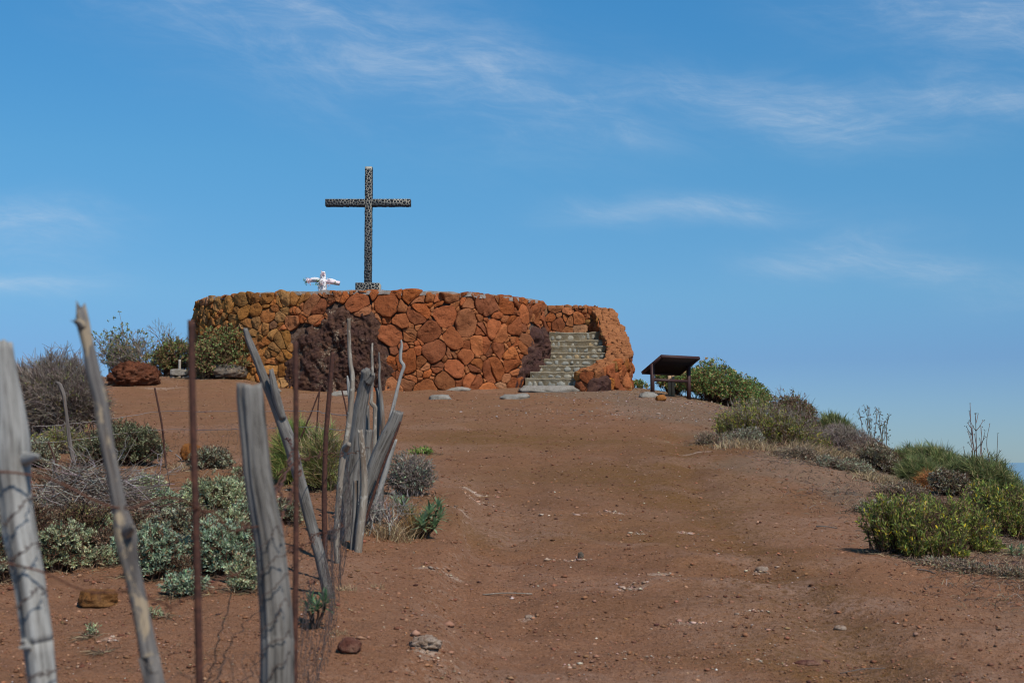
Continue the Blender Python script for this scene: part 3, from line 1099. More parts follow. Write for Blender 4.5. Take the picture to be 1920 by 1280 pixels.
VB, VT = 2.95, TOP
todo = []
pts = throw(-5.2, 5.3, VB - 0.1, VT + 0.1, tower_radius, 16000, rnd,
            lambda u, v: v < VT - 0.03 - 0.03 * math.sin(u * 2.1))
seed = 0.0
for (u, v, r), poly in zip(pts, cells(pts, 0.005)):
    if poly is None:
        continue
    if inside(rock1, u, v, 0.90) or inside(rock2, u, v, 0.90):
        continue        # the boulders sit here
    top = VT + 0.025 * noise3(u * 2.3, 0.5, 0.2)
    poly = clip(poly, (0, 1), float(top))
    if len(poly) < 3:
        continue
    P0 = tower(np.array([u]), np.array([v]), np.array([0.0]))[0]
    if v + r < gz(P0[0], P0[1]) - 0.02:
        continue
    left = (u + 0.5 * math.sin(v * 3)) < -1.35
    for q in split(poly, rnd, 0.005, 0.62 if r > 0.14 else 0.3):
        if area(q) < 0.004:
            continue
        todo.append((area(q), q, r, left))
todo.sort(key=lambda e: -e[0])
small = {True: MB(), False: MB()}
for k, (ar, q, r, left) in enumerate(todo):
    seed += 1.37
    mb = MB() if k < 294 else small[left]
    stone_mesh(mb, q, tower, 0.040 + 0.07 * r, 0.10, seed, 22 if r > 0.13 else 14, 0.08)
    if k < 294:
        mb.build('stone', M_STONE, platform, smooth=False).color = stone_colour(left, rnd)
for left, mb in small.items():
    if mb.n:
        o = mb.build('small_stones', M_STONE, platform)
        o.color = stone_colour(left, rnd)
        props(o, kind='stuff')
print('STONES', len(todo))

# ------------------------------------------------------------------ curved parapet wall round the stairs
PC = [at(985, 576, 38.75), at(1060, 576.5, 38.75), at(1118, 577.5, 38.7), at(1133, 582, 38.45), at(1143, 604, 37.7), at(1154, 630, 36.7),
      at(1162, 655, 35.6), at(1157, 669, 34.8), at(1135, 681, 34.1), at(1097, 697, 33.5)]
PC = spline(np.array(PC), 100)
TH = 0.27
_T = np.gradient(PC[:, :2], axis=0)
_T /= np.linalg.norm(_T, axis=1)[:, None]
_N = np.stack([-_T[:, 1], _T[:, 0]], 1)          # to the left of travel = outer side (right and front)
outer = PC[:, :2] + _N * TH
inner = PC[:, :2] - _N * TH
# closed loop: outer face backwards from the far end to the front end, round the end, inner face back
end_a = np.linspace(0, 1, 7)[1:-1]
endcap = [PC[-1, :2] + _N[-1] * TH * math.cos(a * math.pi) + _T[-1] * 0.10 * math.sin(a * math.pi) for a in end_a]
loop = np.vstack([outer, np.array(endcap), inner[::-1]])
ltop = np.concatenate([PC[:, 2], np.full(len(endcap), PC[-1, 2]), PC[::-1, 2]])
lu = np.concatenate([[0], np.cumsum(np.linalg.norm(np.diff(loop, axis=0), axis=1))])
lT = np.gradient(loop, axis=0)
lT /= np.linalg.norm(lT, axis=1)[:, None] + 1e-9
lN = np.stack([-lT[:, 1], lT[:, 0]], 1)


def para(u, v, h):
    P = np.stack([np.interp(u, lu, loop[:, 0]), np.interp(u, lu, loop[:, 1])], -1)
    N = np.stack([np.interp(u, lu, lN[:, 0]), np.interp(u, lu, lN[:, 1])], -1)
    N /= np.linalg.norm(N, axis=-1)[..., None] + 1e-9
    P = P + N * np.asarray(h)[..., None]
    return np.concatenate([P, np.broadcast_to(v, P.shape[:-1])[..., None]], -1)


parapet = thing('parapet_wall', 'curved low wall of orange lava stones descending along the right of the stairs', 'wall', (2.4, 34.2, gz(2.4, 34.2)))
mb = MB()
nl = len(loop)
inset = loop - lN * 0.03
mb.add(np.vstack([np.c_[inset, np.full(nl, 2.4)], np.c_[inset, ltop - 0.03]]), quads=grid_quads(2, nl))
mb.add(np.vstack([np.c_[outer - _N * 0.03, PC[:, 2] - 0.03], np.c_[inner + _N * 0.03, PC[:, 2] - 0.03]]), quads=grid_quads(2, len(PC)))
mb.build('wall_core', M_JOINT, parapet)


def para_top(u):
    return float(np.interp(u, lu, ltop))


para_rock = []
for (px, py) in [(1102, 712), (1120, 706), (1142, 704), (1146, 750), (1100, 750)]:
    best = min(range(72, 104), key=lambda i: abs(960 + loop[i, 0] / loop[i, 1] * F - px))
    para_rock.append((lu[best], at(px, py, loop[best, 1])[2]))
props(wall_rock(para_rock, para, 0.10, M_DARK_PLAIN, 5.7, 14, 40).build('boulder', M_DARK_PLAIN, parapet), 'small dark maroon lava rock')


def para_radius(u, v, k, r):
    return r.uniform(0.16, 0.20) if k < 0.06 else r.uniform(0.11, 0.145) if k < 0.4 else r.uniform(0.06, 0.09)


pts = throw(0.2, lu[-1], 3.0, TOP + 0.4, para_radius, 9000, rnd,
            lambda u, v: v < para_top(u) - 0.03 and not inside(para_rock, u, v, 0.9) and v > 3.0)
slope = np.gradient(ltop, lu)
for (u, v, r), poly in zip(pts, cells(pts, 0.008)):
    if poly is None:
        continue
    s = float(np.interp(u, lu, slope))
    L = math.hypot(1, s)
    nrm = (-s / L, 1 / L)
    poly = clip(poly, nrm, u * nrm[0] + para_top(u) * nrm[1] - 0.005)
    if len(poly) < 3:
        continue
    P0 = para(np.array([u]), np.array([v]), np.array([0.0]))[0]
    if v + r < gz(P0[0], P0[1]) - 0.02:
        continue
    seed += 1.37
    mb = MB()
    stone_mesh(mb, poly, para, 0.030 + 0.06 * r, 0.09, seed, 16, 0.08)
    o = mb.build('stone', M_STONE, parapet, smooth=False)
    o.color = stone_colour(rnd.random() < 0.25, rnd)
# rubble bedded along the sloping top
ps = np.concatenate([[0], np.cumsum(np.linalg.norm(np.diff(PC, axis=0), axis=1))])


def ptop(u, v, h):
    P = np.stack([np.interp(u, ps, PC[:, k]) for k in range(3)], -1)
    N = np.stack([np.interp(u, ps, _N[:, k]) for k in range(2)], -1)
    P[..., :2] += N * np.asarray(v)[..., None]
    P[..., 2] += np.asarray(h)
    return P


pts = throw(0.05, ps[-1] + 0.05, -TH, TH, lambda u, v, k, r: r.uniform(0.10, 0.17) if k < 0.15 else r.uniform(0.05, 0.085), 6000, rnd)
mb = MB()
for (u, v, r), poly in zip(pts, cells(pts, 0.004)):
    if poly is None:
        continue
    poly = clip(clip(poly, (0, 1), TH + 0.03), (0, -1), TH + 0.03)
    if len(poly) >= 3:
        seed += 1.37
        stone_mesh(mb, poly, ptop, rnd.uniform(0.012, 0.04), 0.05, seed, 12, 0.1)
o = mb.build('rubble_coping', M_STONE, parapet)
o.color = (0.42, 0.165, 0.065, 1)
props(o, kind='stuff')

# ------------------------------------------------------------------ stairs
stairs = thing('stone_staircase', 'grey and ochre cobbled stairs climbing between the round platform and curved wall', 'staircase', (1.2, 33.5, gz(1.2, 33.5)))
# top line of every step from the bottom: (top y, left px, right px, distance of its front)
ST = [(709, 985, 1082, 33.75), (697, 994, 1087, 34.25), (684.5, 1006, 1108, 34.75), (672, 1018, 1124, 35.25), (660.5, 1032, 1134, 35.8), (648.5, 1030, 1136, 36.35), (637.5, 1030, 1134, 36.9), (622.5, 1030, 1128, 37.45)]
prev = gz(1.2, 33.6)
for k, (yt, xl, xr, d) in enumerate(ST):
    a, b = at(xl, yt, d), at(xr + 8, yt, d)
    z1 = (a[2] + b[2]) / 2
    step = None
    mb = MB()
    # slab: nosing lip over a set-back riser body, wavy front edge
    n = 26
    xs = np.linspace(a[0], b[0], n)
    rowsv = []
    for (dy, dz) in ((0.014, prev - z1 - 0.12), (0.014, -0.040), (0.008, -0.034), (0.003, -0.012), (0.018, 0.0), (0.75 if k < 7 else 1.2, 0.0)):
        wob = 0.03 * fbm(xs * 5, dz * 3 + k, 0.3, 3)
        rowsv.append(np.c_[xs, d + dy + wob, z1 + dz + 0.010 * fbm(xs * 6, k * 3.3, dz, 3)])
    mb.add(np.concatenate(rowsv), quads=grid_quads(6, n))
    for e in (0, n - 1):
        mb.add(np.array([rowsv[0][e], rowsv[1][e], rowsv[4][e], rowsv[5][e], [rowsv[5][e][0], rowsv[5][e][1], rowsv[0][e][2]]]), tris=[[0, 1, 2], [0, 2, 3], [0, 3, 4]])
    step = mb.build('step', M_STEP, stairs)
    xx = a[0] + 0.04
    while xx < b[0] - 0.06:
        w = rnd.choice([rnd.uniform(0.07, 0.13), rnd.uniform(0.13, 0.27)])
        h = (z1 - 0.05 - prev)
        mb = MB()
        lump(mb, (xx + w / 2, d + 0.030, prev + h * rnd.uniform(0.42, 0.62)), (w, 0.055, h * rnd.uniform(0.55, 1.1)), 12, 8, 0.2, 1.7, seed=xx * 3 + k)
        mb.build('stone', rnd.choice([M_COBBLE, M_COBBLE, M_COBBLE3, M_COBBLE3, M_COBBLE3, M_COBBLE2] if k > 3 else [M_COBBLE, M_COBBLE3, M_COBBLE3, M_COBBLE3]), step)
        xx += w + rnd.uniform(0.01, 0.06)
    prev = z1


def slab(px, py, w, dp, th, label, rot=0.0, mat=None, seed=0.0):
    c = gpt(px, py)
    mb = MB()
    lump(mb, (c[0], c[1], c[2] + th * 0.25), (w, dp, th * 3.0), 30, 12, 0.20, 1.6, seed=seed + px, box=0.40, rot=rot, fine=0.05)
    mb.V[-1][:, 2] += 0.16 * (mb.V[-1][:, 1] - c[1])
    o = mb.build('flat_stone', mat or M_SLAB, loc=c)
    return props(o, label, 'stone', 'flat stones laid in front of the platform')


slab(1030, 733, 1.45, 0.75, 0.07, 'long pale threshold slab at the foot of the stairs', 0.03)
slab(966, 746, 0.62, 0.55, 0.05, 'flat pale stone in the dirt just left of the threshold slab', 0.2)
slab(825, 747, 0.50, 0.45, 0.05, 'flat pale stone in the dirt below the middle of the red wall', -0.1)
slab(858, 731, 0.62, 0.4, 0.05, 'flat grey stone touching the wall foot behind another flat stone', 0.1)
slab(750, 727, 0.55, 0.5, 0.10, 'flat grey stone at the wall foot right of the big maroon boulder', 0.3)
slab(640, 741, 0.55, 0.4, 0.06, 'flat pale stone in front of the big maroon boulder', 0.0)
slab(512, 735, 0.35, 0.4, 0.06, 'flat grey stone left of the big maroon boulder', 0.2)
slab(1215, 744, 0.45, 0.4, 0.06, 'flat pale stone between curved wall and information board', 0.2)


def rock(name, label, px, py, w, dp, h, mat, cat='rock', box_=0.2, amp=0.2, fine=0.05, sink=0.12, seed=0.0, rot=0.0, group=None, nu=36, nv=22):
    c = gpt(px, py)
    mb = MB()
    lump(mb, (c[0], c[1] + dp * 0.35, c[2] + h * (0.42 - sink)), (w, dp, h), nu, nv, amp, 1.5, seed + px * 0.37, box_, fine, rot)
    return props(mb.build(name, mat, loc=(c[0], c[1] + dp * 0.35, c[2])), label, cat, group)


rock('scoria_mound', 'rounded dark red scoria mound under the sparse leafy bush on the left', 244, 724, 1.14, 1.0, 0.74, M_MOUND, 'mound', 0.0, 0.12, 0.10, 0.16, nu=110, nv=60)
rock('boulder', 'cracked grey basalt boulder resting before the bush at the wall', 428, 711, 0.80, 0.6, 0.44, M_BOULDER, 'boulder', 0.25, 0.22, 0.04, 0.03, 4.0, nu=60, nv=36)
# cut block on two little stones
blk = thing('stone_block', 'squared pale stone block propped on small stones beside a grey stake', 'block', (-8.1, 34.5, gz(-8.1, 34.5)))
c = np.array([-8.1, 34.5, gz(-8.1, 34.5)])
mb = MB()
lump(mb, c + [0, 0.1, 0.13], (0.50, 0.35, 0.22), 32, 16, 0.07, 1.3, 2.2, 0.8, 0.02)
mb.build('block', M_SLAB, blk)
for dx in (-0.13, 0.13):
    mb = MB()
    lump(mb, c + [dx, 0.08, 0.02], (0.2, 0.2, 0.10), 14, 8, 0.2, 1.5, dx)
    mb.build('support_stone', M_SLAB, blk)

rock('rock', 'orange rock half hidden by the small shrub beyond the rusty rod', 356, 866, 0.26, 0.22, 0.26, M_ORANGE, seed=2, sink=0.05)
rock('rock', 'ochre rock lying on bare soil left of the tall branch', 178, 1142, 0.19, 0.14, 0.11, M_OCHRE, seed=5, sink=0.05)
rock('rock', 'dark red rock on the soil below the leaning grey post', 655, 1228, 0.105, 0.09, 0.085, M_REDROCK, seed=1, sink=0.04)
rock('rock', 'pale crumbling rock at the edge of the path near the bottom', 800, 1215, 0.13, 0.16, 0.06, M_PALEROCK, seed=3, sink=0.2, fine=0.14, amp=0.3)
rock('rock', 'small grey stone standing on the middle of the path', 1089, 1048, 0.045, 0.04, 0.055, M_BOULDER, seed=9, sink=0.02, nu=16, nv=10)
rock('rock', 'orange stone beside the foot of the information board', 1240, 752, 0.22, 0.2, 0.16, M_ORANGE, seed=6, sink=0.05)
rock('rock', 'pale stone with a dark shadow low on the right half of the path', 1578, 1184, 0.07, 0.05, 0.035, M_PALEROCK, seed=7, nu=18, nv=10)
rock('rock', 'brown stone in the earth near the bottom right of the path', 1515, 1248, 0.12, 0.07, 0.03, M_REDROCK, seed=8, nu=24, nv=12)
for (px, py, w, lb) in [(1235, 777, 0.09, 'bright white stone on the gravel below the information board'), (1180, 1107, 0.04, 'small white stone right of the path middle'), (992, 1162, 0.05, 'white pebble on the left of the path'),
                        (1430, 1072, 0.09, 'pale flat stone on the right half of the path'), (1655, 1010, 0.12, 'pale stone behind the yellow-green bush at the right'), (1382, 1154, 0.03, 'tiny round cream pebble on the right of the path')]:
    rock('pale_stone', lb, px, py, w, w * 0.8, w * 0.5, M_PALEROCK, 'stone', seed=px, group='pale stones scattered on the path', nu=14, nv=9)

# ------------------------------------------------------------------ the tall cross
CD = 35.2
cb = at(690, 540, CD)
ct_ = at(690, 314, CD)
s_px = CD / F
cz0, cz1 = TOP - 0.03, ct_[2]
cx = cb[0]
HW = 6.3 * s_px                     # half-width of the beams
DEPTH = 0.11
arm_z = at(690, 380.5, CD)[2]
ax0, ax1 = at(610.5, 380, CD)[0], at(770, 380, CD)[0]
cross = thing('memorial_cross', 'tall black cross of stone mosaic with pale joints standing on the platform', 'cross', (cx, CD, cz0))
mb = MB()
box(mb, (cx, CD, (cz0 + cz1) / 2), (2 * HW, 2 * DEPTH, cz1 - cz0))
mb.build('upright', M_GROUT, cross, smooth=False)
mb = MB()
box(mb, ((ax0 + cx - HW) / 2, CD, arm_z), (cx - HW - ax0 - 0.002, 2 * DEPTH - 0.006, 2 * HW))
box(mb, ((ax1 + cx + HW) / 2, CD, arm_z), (ax1 - cx - HW - 0.002, 2 * DEPTH - 0.006, 2 * HW))
mb.build('crossbar', M_GROUT, cross, smooth=False)


def mosaic(mb, u0, u1, v0, v1, place, r0, r1, seed_, gap=0.006, th=0.005):
    global seed
    r_ = random.Random(seed_)
    pts = throw(u0 - 0.02, u1 + 0.02, v0 - 0.02, v1 + 0.02, lambda u, v, k, q: q.uniform(r0, r1), 2600, r_)
    for (u, v, r), poly in zip(pts, cells(pts, gap)):
        if poly is None:
            continue
        for nn, dd in (((1, 0), u1 - 0.003), ((-1, 0), -u0 - 0.003), ((0, 1), v1 - 0.003), ((0, -1), -v0 - 0.003)):
            poly = clip(poly, nn, dd)
            if len(poly) < 3:
                break
        if len(poly) < 3:
            continue
        P = np.array(poly)
        c = P.mean(0)
        n = len(P)
        tq = th * r_.uniform(0.4, 2.0)
        V = [place(P[:, 0], P[:, 1], np.full(n, -0.01)), place(P[:, 0], P[:, 1], np.full(n, tq))]
        V.append(place(c[:1], c[1:], np.array([tq * 1.1])))
        i = np.arange(n)
        mb.add(np.concatenate(V), quads=grid_quads(2, n, True), tris=np.stack([n + i, n + (i + 1) % n, np.full(n, 2 * n)], 1))


mb = MB()
front = lambda u, v, h: np.stack([u, CD - DEPTH - h, v], -1)
right = lambda u, v, h: np.stack([cx + HW + h, CD + u, v], -1)
left_ = lambda u, v, h: np.stack([cx - HW - h, CD + u, v], -1)
mosaic(mb, cx - HW, cx + HW, cz0, cz1 - 0.05, front, 0.026, 0.044, 1)
mosaic(mb, ax0, cx - HW - 0.005, arm_z - HW, arm_z + HW, lambda u, v, h: np.stack([u, CD - DEPTH + 0.003 - h, v], -1), 0.026, 0.042, 2)
mosaic(mb, cx + HW + 0.005, ax1, arm_z - HW, arm_z + HW, lambda u, v, h: np.stack([u, CD - DEPTH + 0.003 - h, v], -1), 0.034, 0.050, 3, 0.010)
mosaic(mb, -DEPTH, DEPTH, cz0, arm_z - HW, right, 0.035, 0.06, 4)
mosaic(mb, -DEPTH, DEPTH, cz0, arm_z - HW, left_, 0.035, 0.06, 5)
mosaic(mb, -DEPTH, DEPTH, arm_z + HW, cz1, right, 0.035, 0.06, 6)
mosaic(mb, -DEPTH, DEPTH, arm_z + HW, cz1, left_, 0.035, 0.06, 7)
mosaic(mb, ax0, ax1, -DEPTH, DEPTH, lambda u, v, h: np.stack([u, CD + v, arm_z - HW - h], -1), 0.04, 0.06, 8)
mosaic(mb, -DEPTH, DEPTH, arm_z - HW, arm_z + HW, lambda u, v, h: np.stack([ax1 + h, CD + u, v], -1), 0.04, 0.06, 9)
props(mb.build('stone_mosaic', M_TILE, cross, smooth=False), kind='stuff')
ped_l, ped_r, ped_t = at(668, 540, CD)[0], at(713, 540, CD)[0], at(690, 532.5, CD)[2]
mb = MB()
box(mb, ((ped_l + ped_r) / 2, CD + 0.02, (cz0 + ped_t) / 2), (ped_r - ped_l, 0.5, ped_t - cz0))
mb.build('pedestal', M_GROUT, cross, smooth=False)
mb = MB()
mosaic(mb, ped_l, ped_r, cz0, ped_t, lambda u, v, h: np.stack([u, CD - 0.23 - h, v], -1), 0.03, 0.05, 12)
mosaic(mb, ped_l, ped_r, -0.23, 0.27, lambda u, v, h: np.stack([u, CD + v, ped_t + h], -1), 0.04, 0.06, 13)
props(mb.build('pedestal_mosaic', M_TILE, cross, smooth=False), kind='stuff')

# concrete ring right of the cross
pc = at(741, 545, 34.4)
mb = MB()
a = np.arange(28) * 2 * np.pi / 28
prof = [(0.118, TOP - 0.06), (0.12, TOP + 0.062), (0.112, TOP + 0.072), (0.092, TOP + 0.070), (0.085, TOP - 0.02)]
mb.add(np.concatenate([np.c_[pc[0] + r * np.cos(a), pc[1] + r * np.sin(a), np.full(28, z)] for r, z in prof]), quads=grid_quads(5, 28, True))
props(mb.build('concrete_pot', M_CONC, loc=(pc[0], pc[1], TOP - 0.02)), 'small grey round concrete pot on the platform edge right of the cross', 'pot')

# ------------------------------------------------------------------ small cross wrapped in cloth and flowers
FD = 34.6
fx = lambda px, py: at(px, py, FD)
fcb = fx(605, 541)
flower = thing('flower_cross', 'small cross wrapped in pink and white cloth and flowers beside the tall cross', 'cross', (fcb[0], FD, TOP - 0.02))
mb = MB()
C = spline([fx(603, 547), fx(604, 532), fx(605, 520), fx(605.5, 509)], 26)
tube(mb, C, np.interp(np.linspace(0, 1, 26), [0, 0.5, 0.62, 0.85, 1], [0.085, 0.088, 0.065, 0.062, 0.04]), 14, 0.25, 3.0)
mb.build('upright', M_CLOTH, flower)
for (pp, nm, lb, mt, sd) in [([(600, 526), (588, 525), (574, 527)], 'arm', None, M_PINK, 1), ([(609, 527), (622, 528.5), (637, 531)], 'arm', None, M_PINK, 2)]:
    mb = MB()
    C = spline([fx(*q) for q in pp], 22)
    tube(mb, C, np.full(22, 0.052), 12, 0.22, sd * 4.0)
    mb.build(nm, mt, flower)
for (pp, w, sd) in [([(602, 526), (594, 523.5), (583, 523)], 0.036, 1), ([(614, 524.5), (624, 526), (631, 528)], 0.028, 2)]:
    mb = MB()
    C = spline([fx(*q) + [0, -0.025, 0] for q in pp], 18)
    tube(mb, C, w * np.sin(np.linspace(0.5, 2.5, 18)), 12, 0.3, sd * 7.0)
    mb.build('white_drape', M_CLOTH, flower)
mb = MB()
for (px0, py0, n, sp, cols) in [(604.5, 533, 150, 0.075, [(4, (0.78, 0.62, 0.62)), (3, (0.82, 0.80, 0.78))]), (606, 514, 60, 0.045, [(3, (0.80, 0.55, 0.58)), (2, (0.82, 0.78, 0.78))]),
                                (617, 530, 70, 0.06, [(3, (0.78, 0.56, 0.58)), (2, (0.8, 0.72, 0.72))]), (580, 528, 50, 0.05, [(1, (0.80, 0.55, 0.58))])]:
    P = fx(px0, py0) + rng.normal(size=(n, 3)) * sp * np.array([0.55, 0.4, 0.75]) + [0, -0.06, 0]
    leaves(mb, P, rng.normal(size=(n, 3)) + [0, -0.8, 0.2], 0.035, 0.03, palette(n, cols, 0.08))
mb.build('petals', M_LEAF, flower)
mb = MB()
for (px0, py0, n, sp) in [(598, 526, 16, 0.028), (595, 534, 18, 0.03), (630, 531, 12, 0.02), (573, 527, 14, 0.022), (575, 532, 5, 0.012), (608, 524, 5, 0.02)]:
    P = fx(px0, py0) + rng.normal(size=(n, 3)) * sp + [0, -0.06, 0]
    leaves(mb, P, rng.normal(size=(n, 3)), 0.05, 0.025, palette(n, [(2, (0.07, 0.16, 0.02)), (1, (0.16, 0.26, 0.03))]))
mb.build('green_leaves', M_LEAF, flower)
for (px, lab) in [(621, 'white tapered flower pot under the right arm of the flower cross'), (598, 'white flower pot under the left arm of the flower cross')]:
    pc = fx(px, 541)
    mb = MB()
    k = 1.0 if px > 610 else 0.7
    prof = [(0.045 * k, TOP - 0.02), (0.068 * k, TOP + 0.10 * k), (0.074 * k, TOP + 0.105 * k), (0.074 * k, TOP + 0.125 * k), (0.06 * k, TOP + 0.12 * k), (0.03, TOP + 0.09 * k)]
    dy = -0.05
    mb.add(np.concatenate([np.c_[pc[0] + r * np.cos(a), pc[1] + dy + r * np.sin(a), np.full(28, z)] for r, z in prof]), quads=grid_quads(6, 28, True))
    props(mb.build('flower_pot', M_CLOTH, loc=(pc[0], pc[1] + dy, TOP - 0.02)), lab, 'pot')

# ------------------------------------------------------------------ slanted information board with a roof-like panel
BD = 33.3
n0, n1 = at(1240, 666, BD), at(1312, 669.5, BD + 0.66)
fl = at(1202.5, 698, BD + 0.62)
eu = n1 - n0
ev = fl - n0
ev = ev - eu * (ev @ eu) / (eu @ eu) * 0.15
nn = np.cross(eu, ev)
nn /= np.linalg.norm(nn)
if nn[2] < 0:
    nn = -nn
gb = gpt(1257, 755)
board = thing('information_board', 'dark brown information board with slanted roof-like panel on timber legs', 'information board', (gb[0], BD + 0.5, gz(gb[0], BD + 0.5)))


def slanted(a0, a1, b0, b1, h0, h1):
    return np.array([n0 + eu * a + ev * b + nn * h for h in (h0, h1) for (a, b) in ((a0, b0), (a1, b0), (a1, b1), (a0, b1))])


BQ = [[0, 3, 2, 1], [4, 5, 6, 7], [0, 1, 5, 4], [1, 2, 6, 5], [2, 3, 7, 6], [3, 0, 4, 7]]
mb = MB()
mb.add(slanted(0.035, 0.965, 0.04, 0.96, -0.035, 0.0), quads=BQ)
mb.build('panel_board', M_UNDER, board, smooth=False)
mb = MB()
mb.add(slanted(0.06, 0.94, 0.08, 0.92, 0.002, 0.012), quads=BQ)
mb.build('panel_face', M_PANEL, board, smooth=False)
for (r, nm) in (((0, 1, 0, 0.045), 'frame_rail'), ((0, 1, 0.955, 1), 'frame_rail'), ((0, 0.035, 0.047, 0.953), 'frame_rail'), ((0.965, 1, 0.047, 0.953), 'frame_rail')):
    mb = MB()
    mb.add(slanted(*r, -0.05, 0.02), quads=BQ)
    mb.build(nm, M_BROWN, board, smooth=False)
legs = []
for (px, pyt, k) in ((1223, 683, 0.03), (1291, 689, 0.97)):
    b_ = 0.45
    top = n0 + eu * k + ev * b_
    q = at(px, pyt, top[1])
    legs.append((q[0], top[1], top[2] - 0.02))
for (x_, y_, zt) in legs:
    zg = gz(x_, y_) - 0.1
    mb = MB()
    box(mb, (x_, y_ - 0.005, (zg + zt) / 2), (0.078, 0.078, zt - zg), 0.3)
    mb.build('leg', M_BROWN, board, smooth=False)
zr = at(1258, 713, (legs[0][1] + legs[1][1]) / 2)[2]
A, B = np.array([legs[0][0], legs[0][1], zr]), np.array([legs[1][0], legs[1][1], zr - 0.01])
mb = MB()
d_ = (B - A)
box(mb, (A + B) / 2, (np.linalg.norm(d_) - 0.07, 0.05, 0.065), math.atan2(d_[1], d_[0]))
mb.build('crossbeam', M_BROWN, board, smooth=False)
for (px, pt, lb) in ((1255.5, 704, 'left and paler of two timber stakes behind the information board'), (1262, 699, 'right and browner of two timber stakes behind the information board')):
    g_ = at(px, 754, 34.6)
    zt = at(px, pt, 34.6)[2]
    zg = gz(g_[0], 34.6) - 0.1
    mb = MB()
    box(mb, (g_[0], 34.6, (zt + zg) / 2), (0.068, 0.068, zt - zg), 0.2)
    o = mb.build('timber_stake', M_TIMBER, loc=(g_[0], 34.6, zg), smooth=False)
    props(o, lb, 'stake', 'timber stakes behind the board')
g_ = at(336.5, 700, 35.2)
mb = MB()
zt = at(336, 674, 35.2)[2]
C = np.array([[g_[0], 35.2, gz(g_[0], 35.2) - 0.1], [g_[0], 35.2, zt]])
tube(mb, spline(C, 8), np.full(8, 0.033), 10)
props(mb.build('grey_stake', M_CONC, loc=C[0]), 'short pale grey stake rising behind the squared stone block', 'stake')


# ------------------------------------------------------------------ fence posts, rods and wires
def post(name, label, cat, pts, mat, dist, group, nseg=18, rough=0.10, jag=0.02, knots=(), n=None, seed=0.0, stub=None, foot=0.12):
    """pts: (px, py, width px) from top to foot; dist: one distance or (top, foot)."""
    m = len(pts)
    dd = np.linspace(dist[0], dist[1], m) if isinstance(dist, tuple) else np.full(m, dist)
    P = np.array([at(px, py, d) for (px, py, w), d in zip(pts, dd)])
    R = np.array([w / 2 * d / F for (px, py, w), d in zip(pts, dd)])
    # carry the foot on into the ground
    e = P[-1] - P[-2]
    e /= np.linalg.norm(e)
    q = P[-1].copy()
    while q[2] > gz(q[0], q[1]) - foot:
        q = q + e * 0.02
    if np.linalg.norm(q - P[-1]) > 0.03:
        P = np.vstack([P, q])
        R = np.append(R, R[-1])
    P, R = P[::-1], R[::-1]
    L = np.linalg.norm(np.diff(P, axis=0), axis=1).sum()
    n = n or int(max(24, min(110, L / 0.016)))
    S = spline(np.c_[P, R], n)
    wob = np.stack([fbm(np.linspace(0, L * 3, n), seed, k, 3) for k in (1.0, 2.0)], -1) * R.mean() * (0.18 if rough else 0.0)
    S[:, :2] += wob
    mb = MB()
    tube(mb, S[:, :3], S[:, 3], nseg, rough, seed + 1.3, True, None, jag, knots)
    base = S[0, :3].copy()
    base[2] = gz(base[0], base[1])
    o = props(mb.build(name, mat, loc=base), label, cat, group)
    if stub:
        for (pp, nm) in stub:
            C = np.array([at(px, py, d) for (px, py, w, d) in pp])
            Rr = np.array([w / 2 * d / F for (px, py, w, d) in pp])
            mb = MB()
            k = spline(np.c_[C, Rr], 14)
            tube(mb, k[:, :3], k[:, 3], 12, rough, seed + 5, True, None, jag)
            mb.build(nm, mat, o)
    return o


GP = 'weathered wooden posts of the wire fence'
GR = 'rusty iron rods of the wire fence'
post('fence_post', 'thick silver weathered post cut by the left picture edge', 'fence post',
     [(6, 646, 40), (11, 700, 46), (18, 770, 60), (23, 825, 70), (27, 870, 70), (34, 925, 60), (43, 1000, 61), (58, 1100, 58), (71, 1200, 58), (81, 1290, 56)], M_SILVER, 2.75, GP, 40, 0.09, 0.012, seed=2.0,
     stub=[([(44, 860, 30, 2.74), (60, 857, 20, 2.72), (72, 855, 9, 2.70)], 'knot'), ([(56, 1212, 14, 2.72), (44, 1213, 9, 2.69), (38, 1213, 6, 2.67)], 'knot')], n=110)
post('fence_post', 'tall crooked branch post with peeling pale bark, second from left', 'fence post',
     [(152, 573, 17), (155, 600, 25), (160, 625, 23), (166, 650, 22), (175, 700, 25), (187, 750, 24), (193, 800, 26), (202, 850, 24), (212, 900, 25), (222, 950, 27), (232, 995, 37), (238, 1030, 35), (247, 1065, 30), (256, 1100, 30), (276, 1200, 31), (288, 1262, 37), (294, 1290, 36)],
     M_BARK, 2.8, GP, 30, 0.12, 0.02, seed=9.0, knots=((0.95, 2.0, 0.02, 0.006), (1.25, 4.4, 0.02, 0.006), (0.55, 0.8, 0.02, 0.005)),
     stub=[([(155, 612, 16, 2.79), (147, 605, 12, 2.78), (141, 602, 6, 2.77)], 'twig_stub'), ([(235, 1000, 26, 2.79), (244, 990, 18, 2.77), (248, 987, 9, 2.76)], 'knot')])
post('iron_rod', 'tall thick rusty rod left of the broad grey post', 'iron rod', [(358, 600, 13), (362, 800, 13), (369, 1040, 14), (374, 1290, 14)], M_RUST, 3.0, GR, 12, 0.0, 0, seed=3)
post('fence_post', 'broad straight grey post with slanted sawn top in foreground', 'fence post',
     [(469, 722, 48), (471, 745, 52), (475, 790, 52), (481, 850, 53), (487, 900, 54), (496, 950, 56), (505, 1000, 57), (511, 1060, 58), (515, 1110, 60), (519, 1190, 61), (521, 1290, 62)], M_GREY, 3.35, GP, 44, 0.07, 0.011, seed=4.0, n=120)
